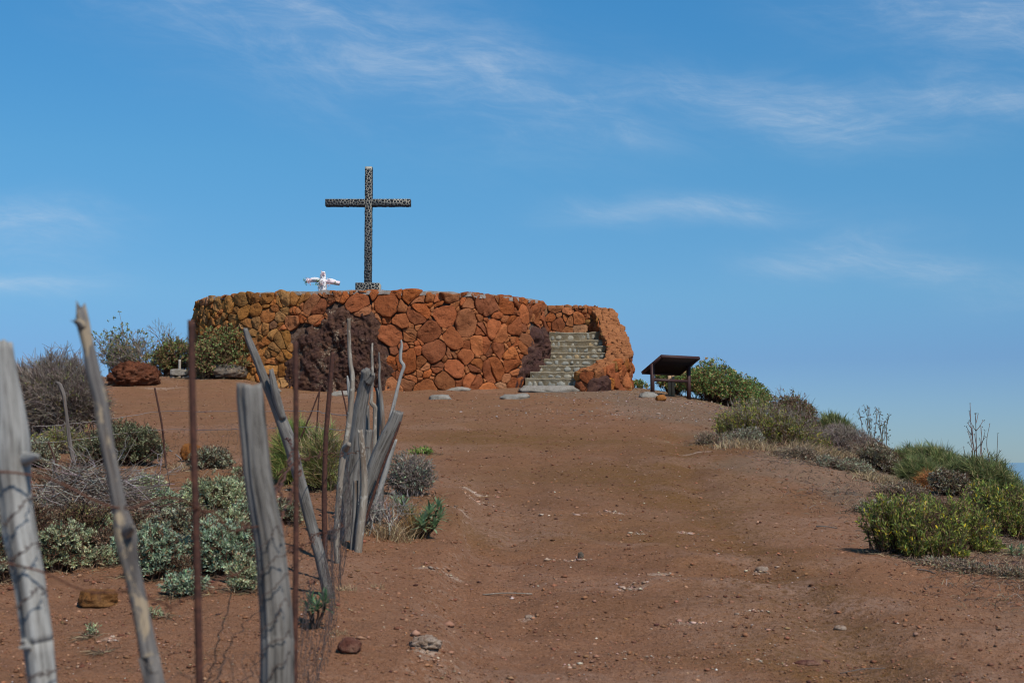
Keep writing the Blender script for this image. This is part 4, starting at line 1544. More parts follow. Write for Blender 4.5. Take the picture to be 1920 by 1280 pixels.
post('iron_rod', 'rusty rod standing right beside the broad grey post', 'iron rod', [(554, 640, 10), (555, 800, 10), (555, 1000, 11), (552, 1290, 11)], M_RUST, 3.9, GR, 10, 0.0, 0, seed=5)
post('fence_post', 'slim grey post leaning left with a forked stub near its top', 'fence post',
     [(461, 616, 8), (467, 636, 12), (478, 665, 14), (492, 702, 16), (516, 757, 19), (543, 826, 24), (560, 890, 21), (578, 955, 21), (600, 1040, 20), (614, 1100, 20), (626, 1150, 24), (632, 1184, 26)], M_GREY, (7.2, 7.4), GP, 22, 0.085, 0.01, seed=6.0,
     stub=[([(531, 785, 12, 7.26), (522, 757, 15, 7.24), (513, 722, 14, 7.21), (508, 692, 7, 7.20)], 'side_stub')])
post('iron_rod', 'rusty rod in front of the big maroon boulder', 'iron rod', [(624, 660, 8), (617, 745, 9), (611, 820, 9), (608, 930, 10), (609, 1020, 10), (610, 1065, 10)], M_RUST, (8.0, 8.0), GR, 9, 0.0, 0, seed=7)
post('fence_post', 'tall slender pale branch left in the post cluster', 'fence post',
     [(655, 597, 6.5), (655, 650, 7.5), (657, 680, 9), (661, 710, 10), (656, 770, 11), (648, 830, 11), (644, 850, 14), (638, 905, 11), (633, 980, 11), (632, 1040, 10), (638, 1106, 10)], M_BRANCH, 8.5, GP, 14, 0.07, 0.005, seed=8.0,
     stub=[([(646, 843, 14, 8.5), (651, 836, 12, 8.46), (655, 832, 8, 8.43)], 'knot')])
post('fence_post', 'stout grey post with knobby broken top inside the cluster', 'fence post',
     [(686, 692, 16), (688, 712, 22), (680, 740, 24), (671, 790, 30), (665, 850, 36), (656, 920, 36), (646, 1000, 32), (640, 1060, 30)], M_GREY, (9.1, 9.3), GP, 22, 0.09, 0.015, seed=10.0,
     stub=[([(690, 716, 18, 9.1), (697, 706, 13, 9.08), (699, 700, 8, 9.06)], 'knot')])
post('fence_post', 'thick split post leaning right beside a rusty rod', 'fence post',
     [(744, 770, 22), (735, 796, 26), (721, 832, 28), (705, 872, 29), (690, 916, 29), (676, 960, 27), (662, 1010, 24)], M_GREY, (9.5, 9.6), GP, 22, 0.10, 0.02, seed=12.0)
post('fence_post', 'thin bark-covered stick standing before the stout cluster post', 'fence post',
     [(676, 806, 10), (678, 830, 13), (681, 870, 13), (682, 920, 14), (677, 970, 15), (672, 1020, 14), (668, 1066, 13)], M_BRANCH, 8.95, GP, 14, 0.11, 0.01, seed=13.0)
post('fence_post', 'thin grey split stake beside the bark-covered stick', 'fence post', [(667, 900, 9), (665, 960, 10), (661, 1020, 10), (660, 1062, 10)], M_GREY, 9.0, GP, 12, 0.1, 0.01, seed=14.0)
post('fence_post', 'straight thin twig with sharp tip against the boulder, above the cluster', 'fence post',
     [(698, 643, 3), (697, 655, 5), (698, 700, 5.5), (697, 745, 6), (696, 755, 8), (703, 763, 9), (703, 775, 8), (702, 820, 8), (700, 860, 8)], M_BRANCH, 9.7, GP, 10, 0.06, 0.0, seed=15.0, foot=0.1)
post('fence_post', 'thin twig post thickening to a dark foot near the right of the cluster', 'fence post',
     [(711, 660, 3), (712, 690, 4), (711, 710, 5), (714, 750, 8), (716, 780, 10), (718, 812, 10), (716, 870, 10)], M_GREY, 9.9, GP, 10, 0.06, 0.0, seed=16.0)
post('fence_post', 'short dark broken stake beside the straight twig', 'fence post', [(707, 730, 5), (709, 745, 7), (709, 790, 8), (706, 850, 8)], M_GREY, 9.95, GP, 10, 0.1, 0.02, seed=17.0)
post('fence_post', 'crooked curling thin branch right of the maroon boulder', 'fence post',
     [(752, 637, 2.5), (753, 648, 5), (751, 660, 6), (751, 676, 6.5), (757, 686, 7), (753, 700, 6), (747, 722, 6.5), (742, 745, 7), (737, 765, 7), (731, 790, 7), (722, 850, 7)], M_SILVER, 10.0, GP, 12, 0.08, 0.0, seed=18.0)
post('fence_post', 'low stump with frayed flat top between the cluster posts', 'fence post', [(693, 806, 13), (692, 830, 14), (690, 880, 15), (686, 940, 15)], M_GREY, 9.9, GP, 14, 0.1, 0.01, seed=19.0)
post('fence_post', 'frayed narrow stake behind the low stump', 'fence post', [(690, 762, 5), (688, 785, 9), (687, 830, 10), (684, 900, 10)], M_GREY, 10.1, GP, 12, 0.14, 0.03, seed=20.0)
post('fence_post', 'pale stick leaning right behind the thick split post', 'fence post', [(741, 824, 8), (730, 860, 10), (716, 905, 11), (703, 945, 10), (692, 985, 9)], M_SILVER, 9.8, GP, 12, 0.09, 0.01, seed=21.0)
post('fence_post', 'short white pointed stick tip left of the pale slender branch', 'fence post', [(651.5, 704, 2), (653, 716, 5), (655, 740, 6), (660, 800, 6)], M_SILVER, 10.3, GP, 8, 0.05, 0.0, seed=22.0)
post('iron_rod', 'rusty rod leaning along the thick split post', 'iron rod', [(751, 790, 4), (735, 832, 5), (715, 882, 5), (690, 960, 5), (682, 985, 5)], M_RUST, 9.25, GR, 7, 0.0, 0, seed=1)
post('iron_rod', 'short rusty rod at the foot of the bark-covered stick', 'iron rod', [(680, 975, 5), (681, 1010, 5), (681, 1044, 5)], M_RUST, 9.6, GR, 7, 0.0, 0, seed=2)
post('iron_rod', 'thin rusty rod slanting left before the big boulder', 'iron rod', [(603, 722, 2.5), (583, 775, 3), (566, 815, 3)], M_RUST, 13.0, GR, 6, 0.0, 0, seed=3)
post('iron_rod', 'thin upright rusty rod before the big boulder', 'iron rod', [(600, 722, 2.5), (596, 770, 3), (593, 818, 3)], M_RUST, 13.0, GR, 6, 0.0, 0, seed=4)
post('iron_rod', 'short thin dark rod left of the slender pale branch', 'iron rod', [(641, 732, 3), (646, 752, 3), (650, 775, 3), (655, 830, 3)], M_RUST, 13.4, GR, 6, 0.0, 0, seed=5)
post('iron_rod', 'thin rusty rod standing alone in the dark earth at left', 'iron rod', [(290, 727, 3.5), (297, 762, 4), (304, 800, 4), (309, 850, 4)], M_RUST, 15.8, GR, 6, 0.0, 0, seed=6)
post('iron_rod', 'thin dark rod slanting beside the crooked far-left post', 'iron rod', [(90, 828, 3), (98, 848, 3.5), (106, 872, 3.5)], M_RUST, 14.6, GR, 6, 0.0, 0, seed=7)
post('fence_post', 'crooked grey post in front of the large dry bush at left', 'fence post',
     [(105, 716, 4), (112, 722, 8), (119, 740, 8), (122, 765, 7), (126, 795, 7), (131, 830, 8), (139, 868, 8)], M_OLD, 15.4, GP, 12, 0.1, 0.0, seed=24.0)

# ---- wires
M_WIRE = mat_plain('old_wire', (0.075, 0.05, 0.04), 0.6, 0.3, 40, 0.0, 0.4)
M_WIRE2 = mat_plain('rusty_wire', (0.11, 0.045, 0.025), 0.8, 0.3, 40, 0.0, 0.3)
M_WIRE3 = mat_plain('galvanised_wire', (0.24, 0.20, 0.18), 0.5, 0.2, 40, 0.0, 0.5)


def wire(label, pts, rad, mat, barbs=0, sag=0.0, group=None, wob=0.006, name='fence_wire'):
    P = np.array([at(*q) for q in pts])
    n = 26 * len(P)
    S = spline(P, n)
    t = np.linspace(0, len(P) * 2.0, n)
    S = S + np.stack([fbm(t * 3, k * 3.1, P[0, 0], 2) for k in range(3)], -1) * wob
    mb = MB()
    tube(mb, S, np.full(n, rad), 5)
    o = props(mb.build(name, mat, loc=S[0]), label, 'wire', group)
    if barbs:
        mb = MB()
        i = np.linspace(2, n - 3, barbs).astype(int)
        for k in range(3):
            d = rng.normal(size=(barbs, 3))
            d /= np.linalg.norm(d, axis=1)[:, None]
            segs(mb, S[i] - d * 0.016, S[i] + d * 0.016, rad * 0.8, rad * 0.4, (0.1, 0.05, 0.03))
        props(mb.build('barb', mat, o), kind='stuff')
    return o


wire('sagging rusty barbed wire running past the broad foreground post at middle height', [(-60, 880, 2.7), (70, 905, 2.7), (220, 940, 2.8), (370, 955, 3.0), (480, 990, 3.4), (560, 860, 5.6), (640, 850, 8.4), (690, 840, 9.4)], 0.0022, M_WIRE2, 30, wob=0.02)
wire('lower rusty barbed wire drooping across bare soil between the foreground posts', [(-60, 1040, 2.7), (70, 1082, 2.7), (190, 1100, 2.8), (300, 1140, 2.9), (380, 1105, 3.1), (480, 1065, 3.4), (560, 1020, 5.4), (640, 985, 8.4)], 0.0020, M_WIRE2, 30, wob=0.02)
wire('rusty wire strand curling from the broad post to the leaning post', [(498, 945, 3.34), (520, 920, 3.8), (538, 880, 4.6), (548, 835, 5.6), (538, 822, 7.1), (548, 832, 7.2)], 0.0028, M_WIRE2, 0, wob=0.01)
wire('rusty wire loop hanging right of the broad grey post', [(530, 1010, 3.6), (525, 975, 3.8), (540, 940, 4.2), (552, 915, 4.6), (560, 880, 5.0)], 0.0030, M_WIRE2, 0, wob=0.012)
for k, (lb, pts) in enumerate([('upper dark wire wound slanting across the left silver post', [(8, 985, 2.72), (24, 965, 2.68), (46, 945, 2.68), (66, 925, 2.72)]),
                               ('dark wire wound round the left silver post below its knot', [(20, 1050, 2.72), (40, 1036, 2.68), (60, 1024, 2.68), (80, 1020, 2.72)]),
                               ('dark wire bent over the lower part of the left silver post', [(30, 1140, 2.72), (50, 1122, 2.68), (70, 1106, 2.68), (86, 1110, 2.72)]),
                               ('dark wire crossing the foot of the left silver post', [(48, 1272, 2.72), (78, 1264, 2.68), (108, 1260, 2.72)])]):
    wire(lb, pts, 0.0012, M_WIRE, 0, group='wires wound on the left silver post')
rw = random.Random(3)
for k, (lb, y0) in enumerate([('topmost of the dark wires crossing the broad grey post', 985), ('second dark wire from the top across the broad grey post', 1040), ('dark wire across the middle of the broad grey post', 1090),
                              ('dark wire below the middle of the broad grey post', 1140), ('second lowest dark wire across the broad grey post', 1190), ('lowest dark wire crossing the broad grey post', 1245)]):
    pts = [(480 + (y0 - 985) * 0.05, y0 + 45, 3.31)]
    for q in range(1, 6):
        pts.append((480 + q * 13, y0 + 45 - q * rw.uniform(8, 15) + rw.uniform(-8, 8), 3.30))
    wire(lb, pts, 0.0011, M_WIRE, 0, group='wires crossing the broad grey post', wob=0.004)
wire('upper thin pale wire of the far fence above the dark shrub', [(60, 800, 15.2), (122, 795, 15.4), (210, 785, 15.6), (300, 772, 15.8), (420, 772, 14.6), (560, 770, 13.0), (640, 778, 11.5), (690, 790, 10.3)], 0.0030, M_WIRE3, 0)
wire('lower thin pale wire of the far fence behind the shrub', [(60, 830, 15.2), (124, 826, 15.4), (210, 815, 15.6), (302, 806, 15.8), (420, 806, 14.6), (560, 800, 13.0), (640, 806, 11.5), (690, 812, 10.3)], 0.0028, M_WIRE3, 0)


def netting(label, line, height, cell, rad, mat, name='wire_netting', torn=0.1, top0=None, seed=0.0):
    """Hexagonal wire netting hung along a plan line."""
    P = spline(np.array([(x, y, 0) for x, y in line], float), 200)[:, :2]
    L = np.concatenate([[0], np.cumsum(np.linalg.norm(np.diff(P, axis=0), axis=1))])
    nx, nz = int(L[-1] / (cell * 0.866)), int(height / (cell * 0.75))
    A, B = [], []
    for i in range(nx):
        for j in range(nz):
            sx, sz = i * cell * 0.866 + (j % 2) * cell * 0.433, j * cell * 0.75
            c = (sx, sz)
            A += [c, c, c]
            B += [(sx + cell * 0.433, sz + cell * 0.25), (sx - cell * 0.433, sz + cell * 0.25), (sx, sz - cell * 0.5)]
    A, B = np.array(A), np.array(B)
    keep = rng.random(len(A)) > torn
    A, B = A[keep], B[keep]

    def put(q):
        s, z = q[:, 0], q[:, 1]
        x, y_ = np.interp(s, L, P[:, 0]), np.interp(s, L, P[:, 1])
        wv = 0.05 * fbm(s * 1.3, z * 1.8, seed, 2) + 0.012 * fbm(s * 7, z * 7, seed, 2)
        zz = z * (0.85 + 0.16 * fbm(s * 0.9, 0, seed + 3, 2))
        return np.stack([x + wv, y_ + wv * 0.6, ground(x, y_) - 0.02 + zz + 0.012 * fbm(s * 5, z * 5, seed + 8, 2)], -1)

    mb = MB()
    segs(mb, put(A), put(B), rad, rad, (0.1, 0.06, 0.05))
    c0 = (*P[0], gz(*P[0]))
    return props(mb.build(name, mat, loc=c0), label, 'netting')


netting('rusty wire netting hanging between the foreground posts', [(-1.02, 2.1), (-0.93, 2.8), (-0.62, 3.3), (-0.64, 4.6), (-0.92, 7.3), (-1.0, 8.6), (-1.0, 9.4)], 0.82, 0.085, 0.0011, M_WIRE, torn=0.25)
netting('fine wire netting of the far fence over the dark earth', [(-1.05, 10.0), (-1.35, 11.4), (-1.8, 13.0), (-2.8, 14.6), (-3.95, 15.8), (-5.0, 15.4)], 0.62, 0.13, 0.0013, M_WIRE, torn=0.2, seed=5.0)


# ------------------------------------------------------------------ plants
def unit(v):
    return v / (np.linalg.norm(v, axis=-1, keepdims=True) + 1e-9)


GREY_TWIG = [(3, (0.235, 0.185, 0.150)), (2, (0.15, 0.115, 0.095)), (1, (0.31, 0.26, 0.22))]
BROWN_TWIG = [(3, (0.10, 0.055, 0.035)), (2, (0.06, 0.035, 0.025)), (1, (0.17, 0.10, 0.06))]
WHITE_TWIG = [(2, (0.36, 0.32, 0.29)), (2, (0.24, 0.21, 0.19)), (1, (0.14, 0.11, 0.10))]


def twigs(mb, base, n0, length, levels, spread, r0, cols, up=0.25, fork=(2, 3), drop=0.0, wide=0.15, shrink=0.74):
    """Repeatedly forking bare sticks from a base area."""
    base = np.asarray(base, float)
    P = base + rng.normal(size=(n0, 3)) * [wide, wide, 0.0]
    D = unit(rng.normal(size=(n0, 3)) * [spread * 1.3, spread * 1.3, 0.3] + [0, 0, 1.0])
    L = length * rng.uniform(0.7, 1.15, n0)
    R = np.full(n0, r0)
    tips = []
    for lv in range(levels):
        # two bent pieces per stick
        M = P + D * (L * 0.5)[:, None] + rng.normal(size=P.shape) * (L * 0.06)[:, None]
        E = M + unit(D + rng.normal(size=P.shape) * 0.22) * (L * 0.5)[:, None]
        c = palette(len(P), cols, 0.15)
        segs(mb, P, M, R, R * 0.88, c)
        segs(mb, M, E, R * 0.88, R * 0.74, c)
        k = rng.integers(fork[0], fork[1] + 1, len(P)) if lv < levels - 1 else np.zeros(len(P), int)
        if lv == levels - 1:
            tips.append((E, unit(E - M)))
            break
        idx = np.repeat(np.arange(len(P)), k)
        P = E[idx]
        D = unit(D[idx] + rng.normal(size=P.shape) * spread + [0, 0, up - drop])
        L = L[idx] * shrink * rng.uniform(0.65, 1.15, len(idx))
        R = R[idx] * 0.66
    return tips[0]


def dome(n, w, dp, h, lumpy, shell, sd, base_z=0.0):
    """Points and outward directions filling a lumpy dome of foliage, z from its foot."""
    d = unit(rng.normal(size=(int(n * 1.6), 3)))
    d = d[d[:, 2] > -0.45][:n]
    L = 1 + lumpy * fbm(d[:, 0] * 1.7 + sd, d[:, 1] * 1.7, d[:, 2] * 1.7 + sd * 2, 3)
    r = (1 - shell * rng.random(len(d)) ** 1.6) * np.clip(L, 0.35, 1.5)
    p = d * r[:, None] * [w / 2, dp / 2, h * 0.58]
    p[:, 2] += h * 0.42 + np.clip(rng.normal(size=len(p)), 0, 3) * h * 0.07
    p[:, 2] = np.where(p[:, 2] < 0.02, rng.uniform(0.02, 0.15, len(p)) * h, p[:, 2])
    return p, d


def place_of(px, py, wpx, d, dr):
    if d is None:
        q = gpt(px, py)
        d = q[1]
        w = wpx * d / F
        d = d + w * dr * 0.36
    w = wpx * d / F
    X = (px - 960) / F * d
    return np.array([X, d, gz(X, d)]), w


def on_ground(p, base):
    """Lift local dome points so that the foot follows the slope."""
    q = p + base
    q[:, 2] += ground(q[:, 0], q[:, 1]) - base[2]
    return q


BASES = []


def bush(label, px, py, wpx, hpx, cols, d=None, dr=0.8, tips=900, leaf=(0.05, 0.022, 9), spread=0.9, up=0.55, lumpy=0.30, shell=0.45, stem_cols=BROWN_TWIG,
         stems=0.35, stem_r=0.006, bare=0.0, name='shrub', cat='shrub', group=None, sd=None, style='leaf', bend=0.3, fold=0.25, along=0.06, bare_cols=None):
    sd = px * 0.013 + py * 0.007 if sd is None else sd
    base, w = place_of(px, py, wpx, d, dr)
    h = hpx * base[1] / F * (0.84 if style != 'shoots' else 0.88)
    w = w * (0.94 if style != 'shoots' else 1.0)
    root = thing(name, label, cat, base, group)
    BASES.append((base[0], base[1], w, dr))
    p, o = dome(tips, w, w * dr, h, lumpy, shell, sd)
    n = len(p)
    sdv = unit(o * [0.8, 0.8, 0.5] + [0, 0, up] + rng.normal(size=(n, 3)) * 0.35)
    q = on_ground(p, base)
    mb = MB()
    l, wd, k = leaf
    if style == 'leaf':
        i = np.repeat(np.arange(n), k)
        P = q[i] - sdv[i] * (rng.random(len(i)) * along)[:, None] + rng.normal(size=(len(i), 3)) * l * 0.12
        D = unit(sdv[i] * rng.uniform(0.25, 1.0, (len(i), 1)) + rng.normal(size=(len(i), 3)) * spread * 0.6)
        tone = (1 + 0.22 * rng.normal(size=(n, 1)))[i].clip(0.55, 1.5)
        leaves(mb, P, D, l * rng.uniform(0.6, 1.15, len(i)), wd * rng.uniform(0.7, 1.2, len(i)), LEAFGAIN * palette(len(i), cols) * tone, fold)
    elif style == 'shoots':
        # separate upright leafy shoots rising from all over the base
        a_, ro = rng.uniform(0, 2 * np.pi, n), np.sqrt(rng.random(n))
        ro = ro * (1 + lumpy * fbm(np.cos(a_) * 1.3 + sd, np.sin(a_) * 1.3, sd, 2))
        foot = np.stack([np.cos(a_) * ro * w * 0.40, np.sin(a_) * ro * w * dr * 0.40, np.zeros(n)], -1)
        hv = h * (1.05 - 0.5 * ro ** 2) * (0.50 + 0.55 * rng.random(n) ** 0.8) * np.clip(1 + lumpy * 1.2 * fbm(foot[:, 0] * 2.6 / max(w, 0.3) * 1.6 + sd, foot[:, 1] * 4 + sd, 1.0, 2), 0.4, 1.12)
        out = foot / (w * 0.5)
        sdv = unit(np.stack([out[:, 0] * 0.55, out[:, 1] * 0.55, np.full(n, 1.0)], -1) + rng.normal(size=(n, 3)) * 0.20)
        p = foot * 1.0 + sdv * np.clip(hv, 0.05, None)[:, None]
        q = on_ground(p, base)
        i = np.repeat(np.arange(n), k)
        tt_ = rng.random(len(i)) ** 1.3
        P = q[i] - sdv[i] * (tt_ * np.minimum(hv[i] * 0.75, along))[:, None] + rng.normal(size=(len(i), 3)) * l * 0.10
        D = unit(sdv[i] * rng.uniform(0.5, 1.1, (len(i), 1)) + rng.normal(size=(len(i), 3)) * spread * 0.45)
        tone = (1 + 0.24 * rng.normal(size=(n, 1)))[i].clip(0.5, 1.6)
        leaves(mb, P, D, l * rng.uniform(0.6, 1.15, len(i)), wd * rng.uniform(0.7, 1.2, len(i)), LEAFGAIN * palette(len(i), cols) * tone, fold)
    else:
        i = np.repeat(np.arange(n), k)
        P = q[i] - sdv[i] * (l * rng.uniform(0.3, 0.9, len(i)))[:, None] + rng.normal(size=(len(i), 3)) * l * 0.06
        D = unit(sdv[i] + rng.normal(size=(len(i), 3)) * spread * 0.3)
        tone = (1 + 0.25 * rng.normal(size=(n, 1)))[i].clip(0.5, 1.6)
        blades(mb, P, D, l * rng.uniform(0.6, 1.2, len(i)), wd * rng.uniform(0.8, 1.3, len(i)), LEAFGAIN * palette(len(i), cols) * tone, bend)
    mb.build('foliage', M_LEAF, root, smooth=False)
    mb = MB()
    m = int(n * stems)
    j = rng.choice(n, m, replace=False)
    E = q[j]
    S = on_ground(rng.normal(size=(m, 3)) * [w * 0.10, w * dr * 0.10, 0] + p[j] * ([0.18, 0.18, 0] if style != 'shoots' else [0.6, 0.6, 0]), base)
    S[:, 2] = ground(S[:, 0], S[:, 1]) - 0.02
    M1 = S * 0.55 + E * 0.45 + np.stack([np.zeros(m), np.zeros(m), 0.12 * h * np.ones(m)], 1) + rng.normal(size=(m, 3)) * 0.03 * w
    M2 = S * 0.18 + E * 0.82 + rng.normal(size=(m, 3)) * 0.025 * w
    c = palette(m, stem_cols, 0.2)
    segs(mb, S, M1, stem_r, stem_r * 0.75, c)
    segs(mb, M1, M2, stem_r * 0.75, stem_r * 0.5, c)
    segs(mb, M2, E, stem_r * 0.5, stem_r * 0.3, c)
    if bare:
        b = int(n * bare * 0.4)
        p2, o2 = dome(b, w * 0.98, w * dr * 0.95, h * 0.97, lumpy, 0.75, sd)
        q2 = on_ground(p2, base)
        for f in range(3):
            dd = unit(o2 + rng.normal(size=o2.shape) * 0.8 + [0, 0, 0.3])
            ln = rng.uniform(0.06, 0.2, (len(q2), 1)) * min(1.0, h)
            segs(mb, q2, q2 + dd * ln, stem_r * 0.5, stem_r * 0.22, palette(len(q2), bare_cols or stem_cols, 0.25))
    mb.build('branches', M_STEM, root, smooth=False)
    return root


LEAFY = [(5, (0.105, 0.155, 0.042)), (3, (0.075, 0.125, 0.038)), (2, (0.15, 0.19, 0.062)), (1.6, (0.24, 0.12, 0.042)), (1.2, (0.30, 0.19, 0.085)), (0.6, (0.14, 0.055, 0.03))]
DRYLEAFY = [(3, (0.10, 0.15, 0.045)), (2, (0.14, 0.18, 0.06)), (3, (0.16, 0.09, 0.045)), (2, (0.24, 0.15, 0.07)), (1, (0.11, 0.05, 0.03))]
SAGE = [(4, (0.235, 0.255, 0.145)), (3, (0.31, 0.325, 0.20)), (2, (0.17, 0.195, 0.105)), (1.6, (0.18, 0.12, 0.065))]
SAGEBLUE = [(4, (0.205, 0.255, 0.165)), (3, (0.27, 0.315, 0.215)), (2, (0.145, 0.19, 0.115)), (1.6, (0.16, 0.105, 0.06))]
SAGEDULL = [(4, (0.20, 0.21, 0.135)), (2, (0.27, 0.28, 0.19)), (3, (0.15, 0.115, 0.07)), (1, (0.11, 0.075, 0.045))]
OLIVE = [(4, (0.095, 0.105, 0.050)), (2, (0.15, 0.16, 0.085)), (3, (0.075, 0.06, 0.035)), (1, (0.21, 0.215, 0.13))]
BROOM = [(4, (0.095, 0.115, 0.040)), (3, (0.14, 0.150, 0.055)), (2, (0.065, 0.090, 0.030)), (1.8, (0.22, 0.18, 0.085))]
BROOMY = [(4, (0.15, 0.19, 0.045)), (3, (0.11, 0.15, 0.04)), (2, (0.20, 0.22, 0.07)), (1.4, (0.25, 0.18, 0.07))]
YGREEN = [(4, (0.145, 0.155, 0.035)), (3, (0.10, 0.115, 0.035)), (2, (0.25, 0.22, 0.03)), (3, (0.15, 0.095, 0.05)), (1, (0.22, 0.16, 0.10))]
GREENY = [(5, (0.125, 0.145, 0.030)), (3, (0.085, 0.110, 0.032)), (2.5, (0.19, 0.195, 0.038)), (0.6, (0.42, 0.30, 0.02)), (2.5, (0.17, 0.115, 0.055))]
STRAW = [(3, (0.46, 0.33, 0.18)), (3, (0.36, 0.25, 0.135)), (2, (0.25, 0.17, 0.10)), (1.5, (0.54, 0.43, 0.27))]
WHITISH = [(3, (0.20, 0.165, 0.115)), (1.5, (0.29, 0.255, 0.19)), (3, (0.11, 0.085, 0.05)), (2, (0.125, 0.13, 0.07))]

# --- around the platform and left of it
bush('leafy green shrub growing against the left end of the platform wall', 420, 706, 150, 118, DRYLEAFY, d=34.0, dr=0.75, tips=1500, leaf=(0.06, 0.026, 9), lumpy=0.28, bare=0.5)
bush('green and brown shrub left of the platform, behind the squared block', 322, 706, 105, 86, DRYLEAFY, d=37.5, dr=0.9, tips=1000, leaf=(0.065, 0.028, 9), lumpy=0.4, bare=0.5)
bush('tall sparse leafy bush with sky showing through, above the scoria mound', 226, 722, 100, 112, [(4, (0.10, 0.125, 0.045)), (2, (0.14, 0.16, 0.07)), (1.5, (0.20, 0.11, 0.045))], d=38.5, dr=0.9, tips=420, leaf=(0.065, 0.03, 10), lumpy=0.5, shell=0.75, stem_r=0.012, stems=0.6, bare=0.3, stem_cols=GREY_TWIG)
root = thing('bare_bush', 'leafless grey bush between the sparse leafy bush and the platform', 'bush', (*at(300, 700, 38.5)[:2], gz(*at(300, 700, 38.5)[:2])))
b = np.array(root.location)
mb = MB()
twigs(mb, b, 14, 0.48, 6, 0.42, 0.018, GREY_TWIG, 0.16, (2, 3), wide=0.22)
mb.build('branches', M_STEM, root, smooth=False)
# big dry bush at the left
root = bush('large dry grey bush with few green leaves at its crown, far left', 108, 805, 215, 172, [(3, (0.12, 0.15, 0.05)), (2, (0.24, 0.22, 0.05)), (2, (0.17, 0.12, 0.07))], d=20.0, dr=0.8, tips=620, leaf=(0.042, 0.018, 6), lumpy=0.42, shell=0.35, stem_cols=GREY_TWIG, stems=0.9, stem_r=0.007, bare=34.0, bare_cols=GREY_TWIG)
bush('green-leaved shrub behind the large dry bush at the left', 85, 720, 190, 70, LEAFY, d=25.0, dr=0.7, tips=700, leaf=(0.05, 0.022, 9), lumpy=0.4)
bush('low yellowish shrub at the foot of the large dry bush', 118, 826, 120, 60, [(3, (0.20, 0.19, 0.04)), (2, (0.11, 0.12, 0.045)), (2, (0.15, 0.10, 0.06))], d=17.6, dr=0.6, tips=380, leaf=(0.035, 0.012, 10), bare=2, stem_cols=GREY_TWIG)
bush('dull sage plant with pale heads below the large dry bush', 80, 838, 75, 62, SAGEDULL, d=15.4, dr=0.8, tips=260, leaf=(0.04, 0.012, 16), bare=1.5)
bush('dark olive shrub with small pale leaf heads beyond the tall branch', 228, 874, 180, 92, OLIVE, dr=0.75, tips=1300, leaf=(0.030, 0.010, 16), lumpy=0.22, shell=0.35, bare=1.5)
bush('small olive-grey shrub right of the orange rock', 396, 880, 92, 48, SAGEDULL, dr=0.7, tips=420, leaf=(0.03, 0.010, 13), bare=3, lumpy=0.35)
bush('tiny pale sage tuft on bare soil left of the broad post', 448, 888, 22, 16, SAGE, dr=0.8, tips=40, leaf=(0.03, 0.010, 12))
# pale sage hummocks in the middle distance
G_S = 'pale sage shrubs behind the wire fence'
bush('pale sage shrub just right of the tall branch, behind the others', 268, 955, 96, 70, SAGE, dr=0.8, tips=560, leaf=(0.028, 0.009, 18), lumpy=0.3, group=G_S, bare=1.0, along=0.03)
bush('bluish sage tuft between two larger sage shrubs', 312, 968, 50, 60, SAGEBLUE, dr=0.8, tips=200, leaf=(0.030, 0.010, 20), lumpy=0.3, group=G_S, along=0.03)
bush('broad pale sage shrub behind the thick rusty rod', 412, 972, 130, 88, SAGE, dr=0.8, tips=900, leaf=(0.028, 0.009, 18), lumpy=0.32, group=G_S, bare=0.8, along=0.03)
bush('brownish sage shrub in the middle of the sage group', 340, 1030, 150, 75, SAGEDULL, dr=0.7, tips=750, leaf=(0.026, 0.008, 16), lumpy=0.3, group=G_S, bare=3.5, along=0.03)
bush('sage shrub with bluish heads in front, left of the thick rusty rod', 300, 1092, 105, 105, SAGEBLUE, dr=0.8, tips=520, leaf=(0.026, 0.0085, 22), lumpy=0.35, group=G_S, bare=2.0, along=0.03)
bush('dense bluish sage shrub in front, right of the thick rusty rod', 418, 1085, 120, 112, SAGEBLUE, dr=0.8, tips=640, leaf=(0.026, 0.0085, 22), lumpy=0.35, group=G_S, bare=2.0, along=0.03)
bush('sage clump partly hidden by the broad grey post', 462, 1112, 60, 75, SAGE, dr=0.8, tips=260, leaf=(0.024, 0.008, 20), lumpy=0.3, group=G_S, bare=1.0, along=0.03)
bush('sage shrub between the silver post and the tall branch', 112, 1075, 100, 100, SAGE, dr=0.8, tips=480, leaf=(0.024, 0.008, 20), lumpy=0.4, group=G_S, bare=2.5, along=0.03)
bush('dark sage shrub at the left picture edge behind the silver post', 10, 1095, 95, 125, SAGEDULL, dr=0.8, tips=460, leaf=(0.026, 0.009, 18), lumpy=0.3, group=G_S, bare=2.5, along=0.03)
bush('thin sage seedling left of the bluish sage shrubs', 190, 1065, 62, 45, SAGE, dr=0.8, tips=90, leaf=(0.022, 0.007, 14), lumpy=0.5, group=G_S, bare=1.5, along=0.03)
bush('small sprig with pale leaves on bare soil beside the tall branch', 182, 1196, 26, 34, SAGE, dr=0.8, tips=24, leaf=(0.016, 0.006, 9), lumpy=0.5, cat='plant', name='small_plant', along=0.03)
bush('tiny pale rosette on bare soil below the sprig', 202, 1226, 12, 10, SAGEBLUE, dr=0.8, tips=8, leaf=(0.014, 0.006, 10), cat='plant', name='small_plant')
bush('small sprig on bare soil left of the thick rusty rod', 300, 1160, 34, 24, SAGE, dr=0.8, tips=22, leaf=(0.018, 0.006, 9), lumpy=0.5, cat='plant', name='small_plant', along=0.03)
BROWNDRY = [(3, (0.13, 0.08, 0.05)), (2, (0.19, 0.13, 0.08)), (2, (0.16, 0.155, 0.095)), (1, (0.26, 0.22, 0.15))]
G_D = 'dry brown scrub between the sage shrubs'
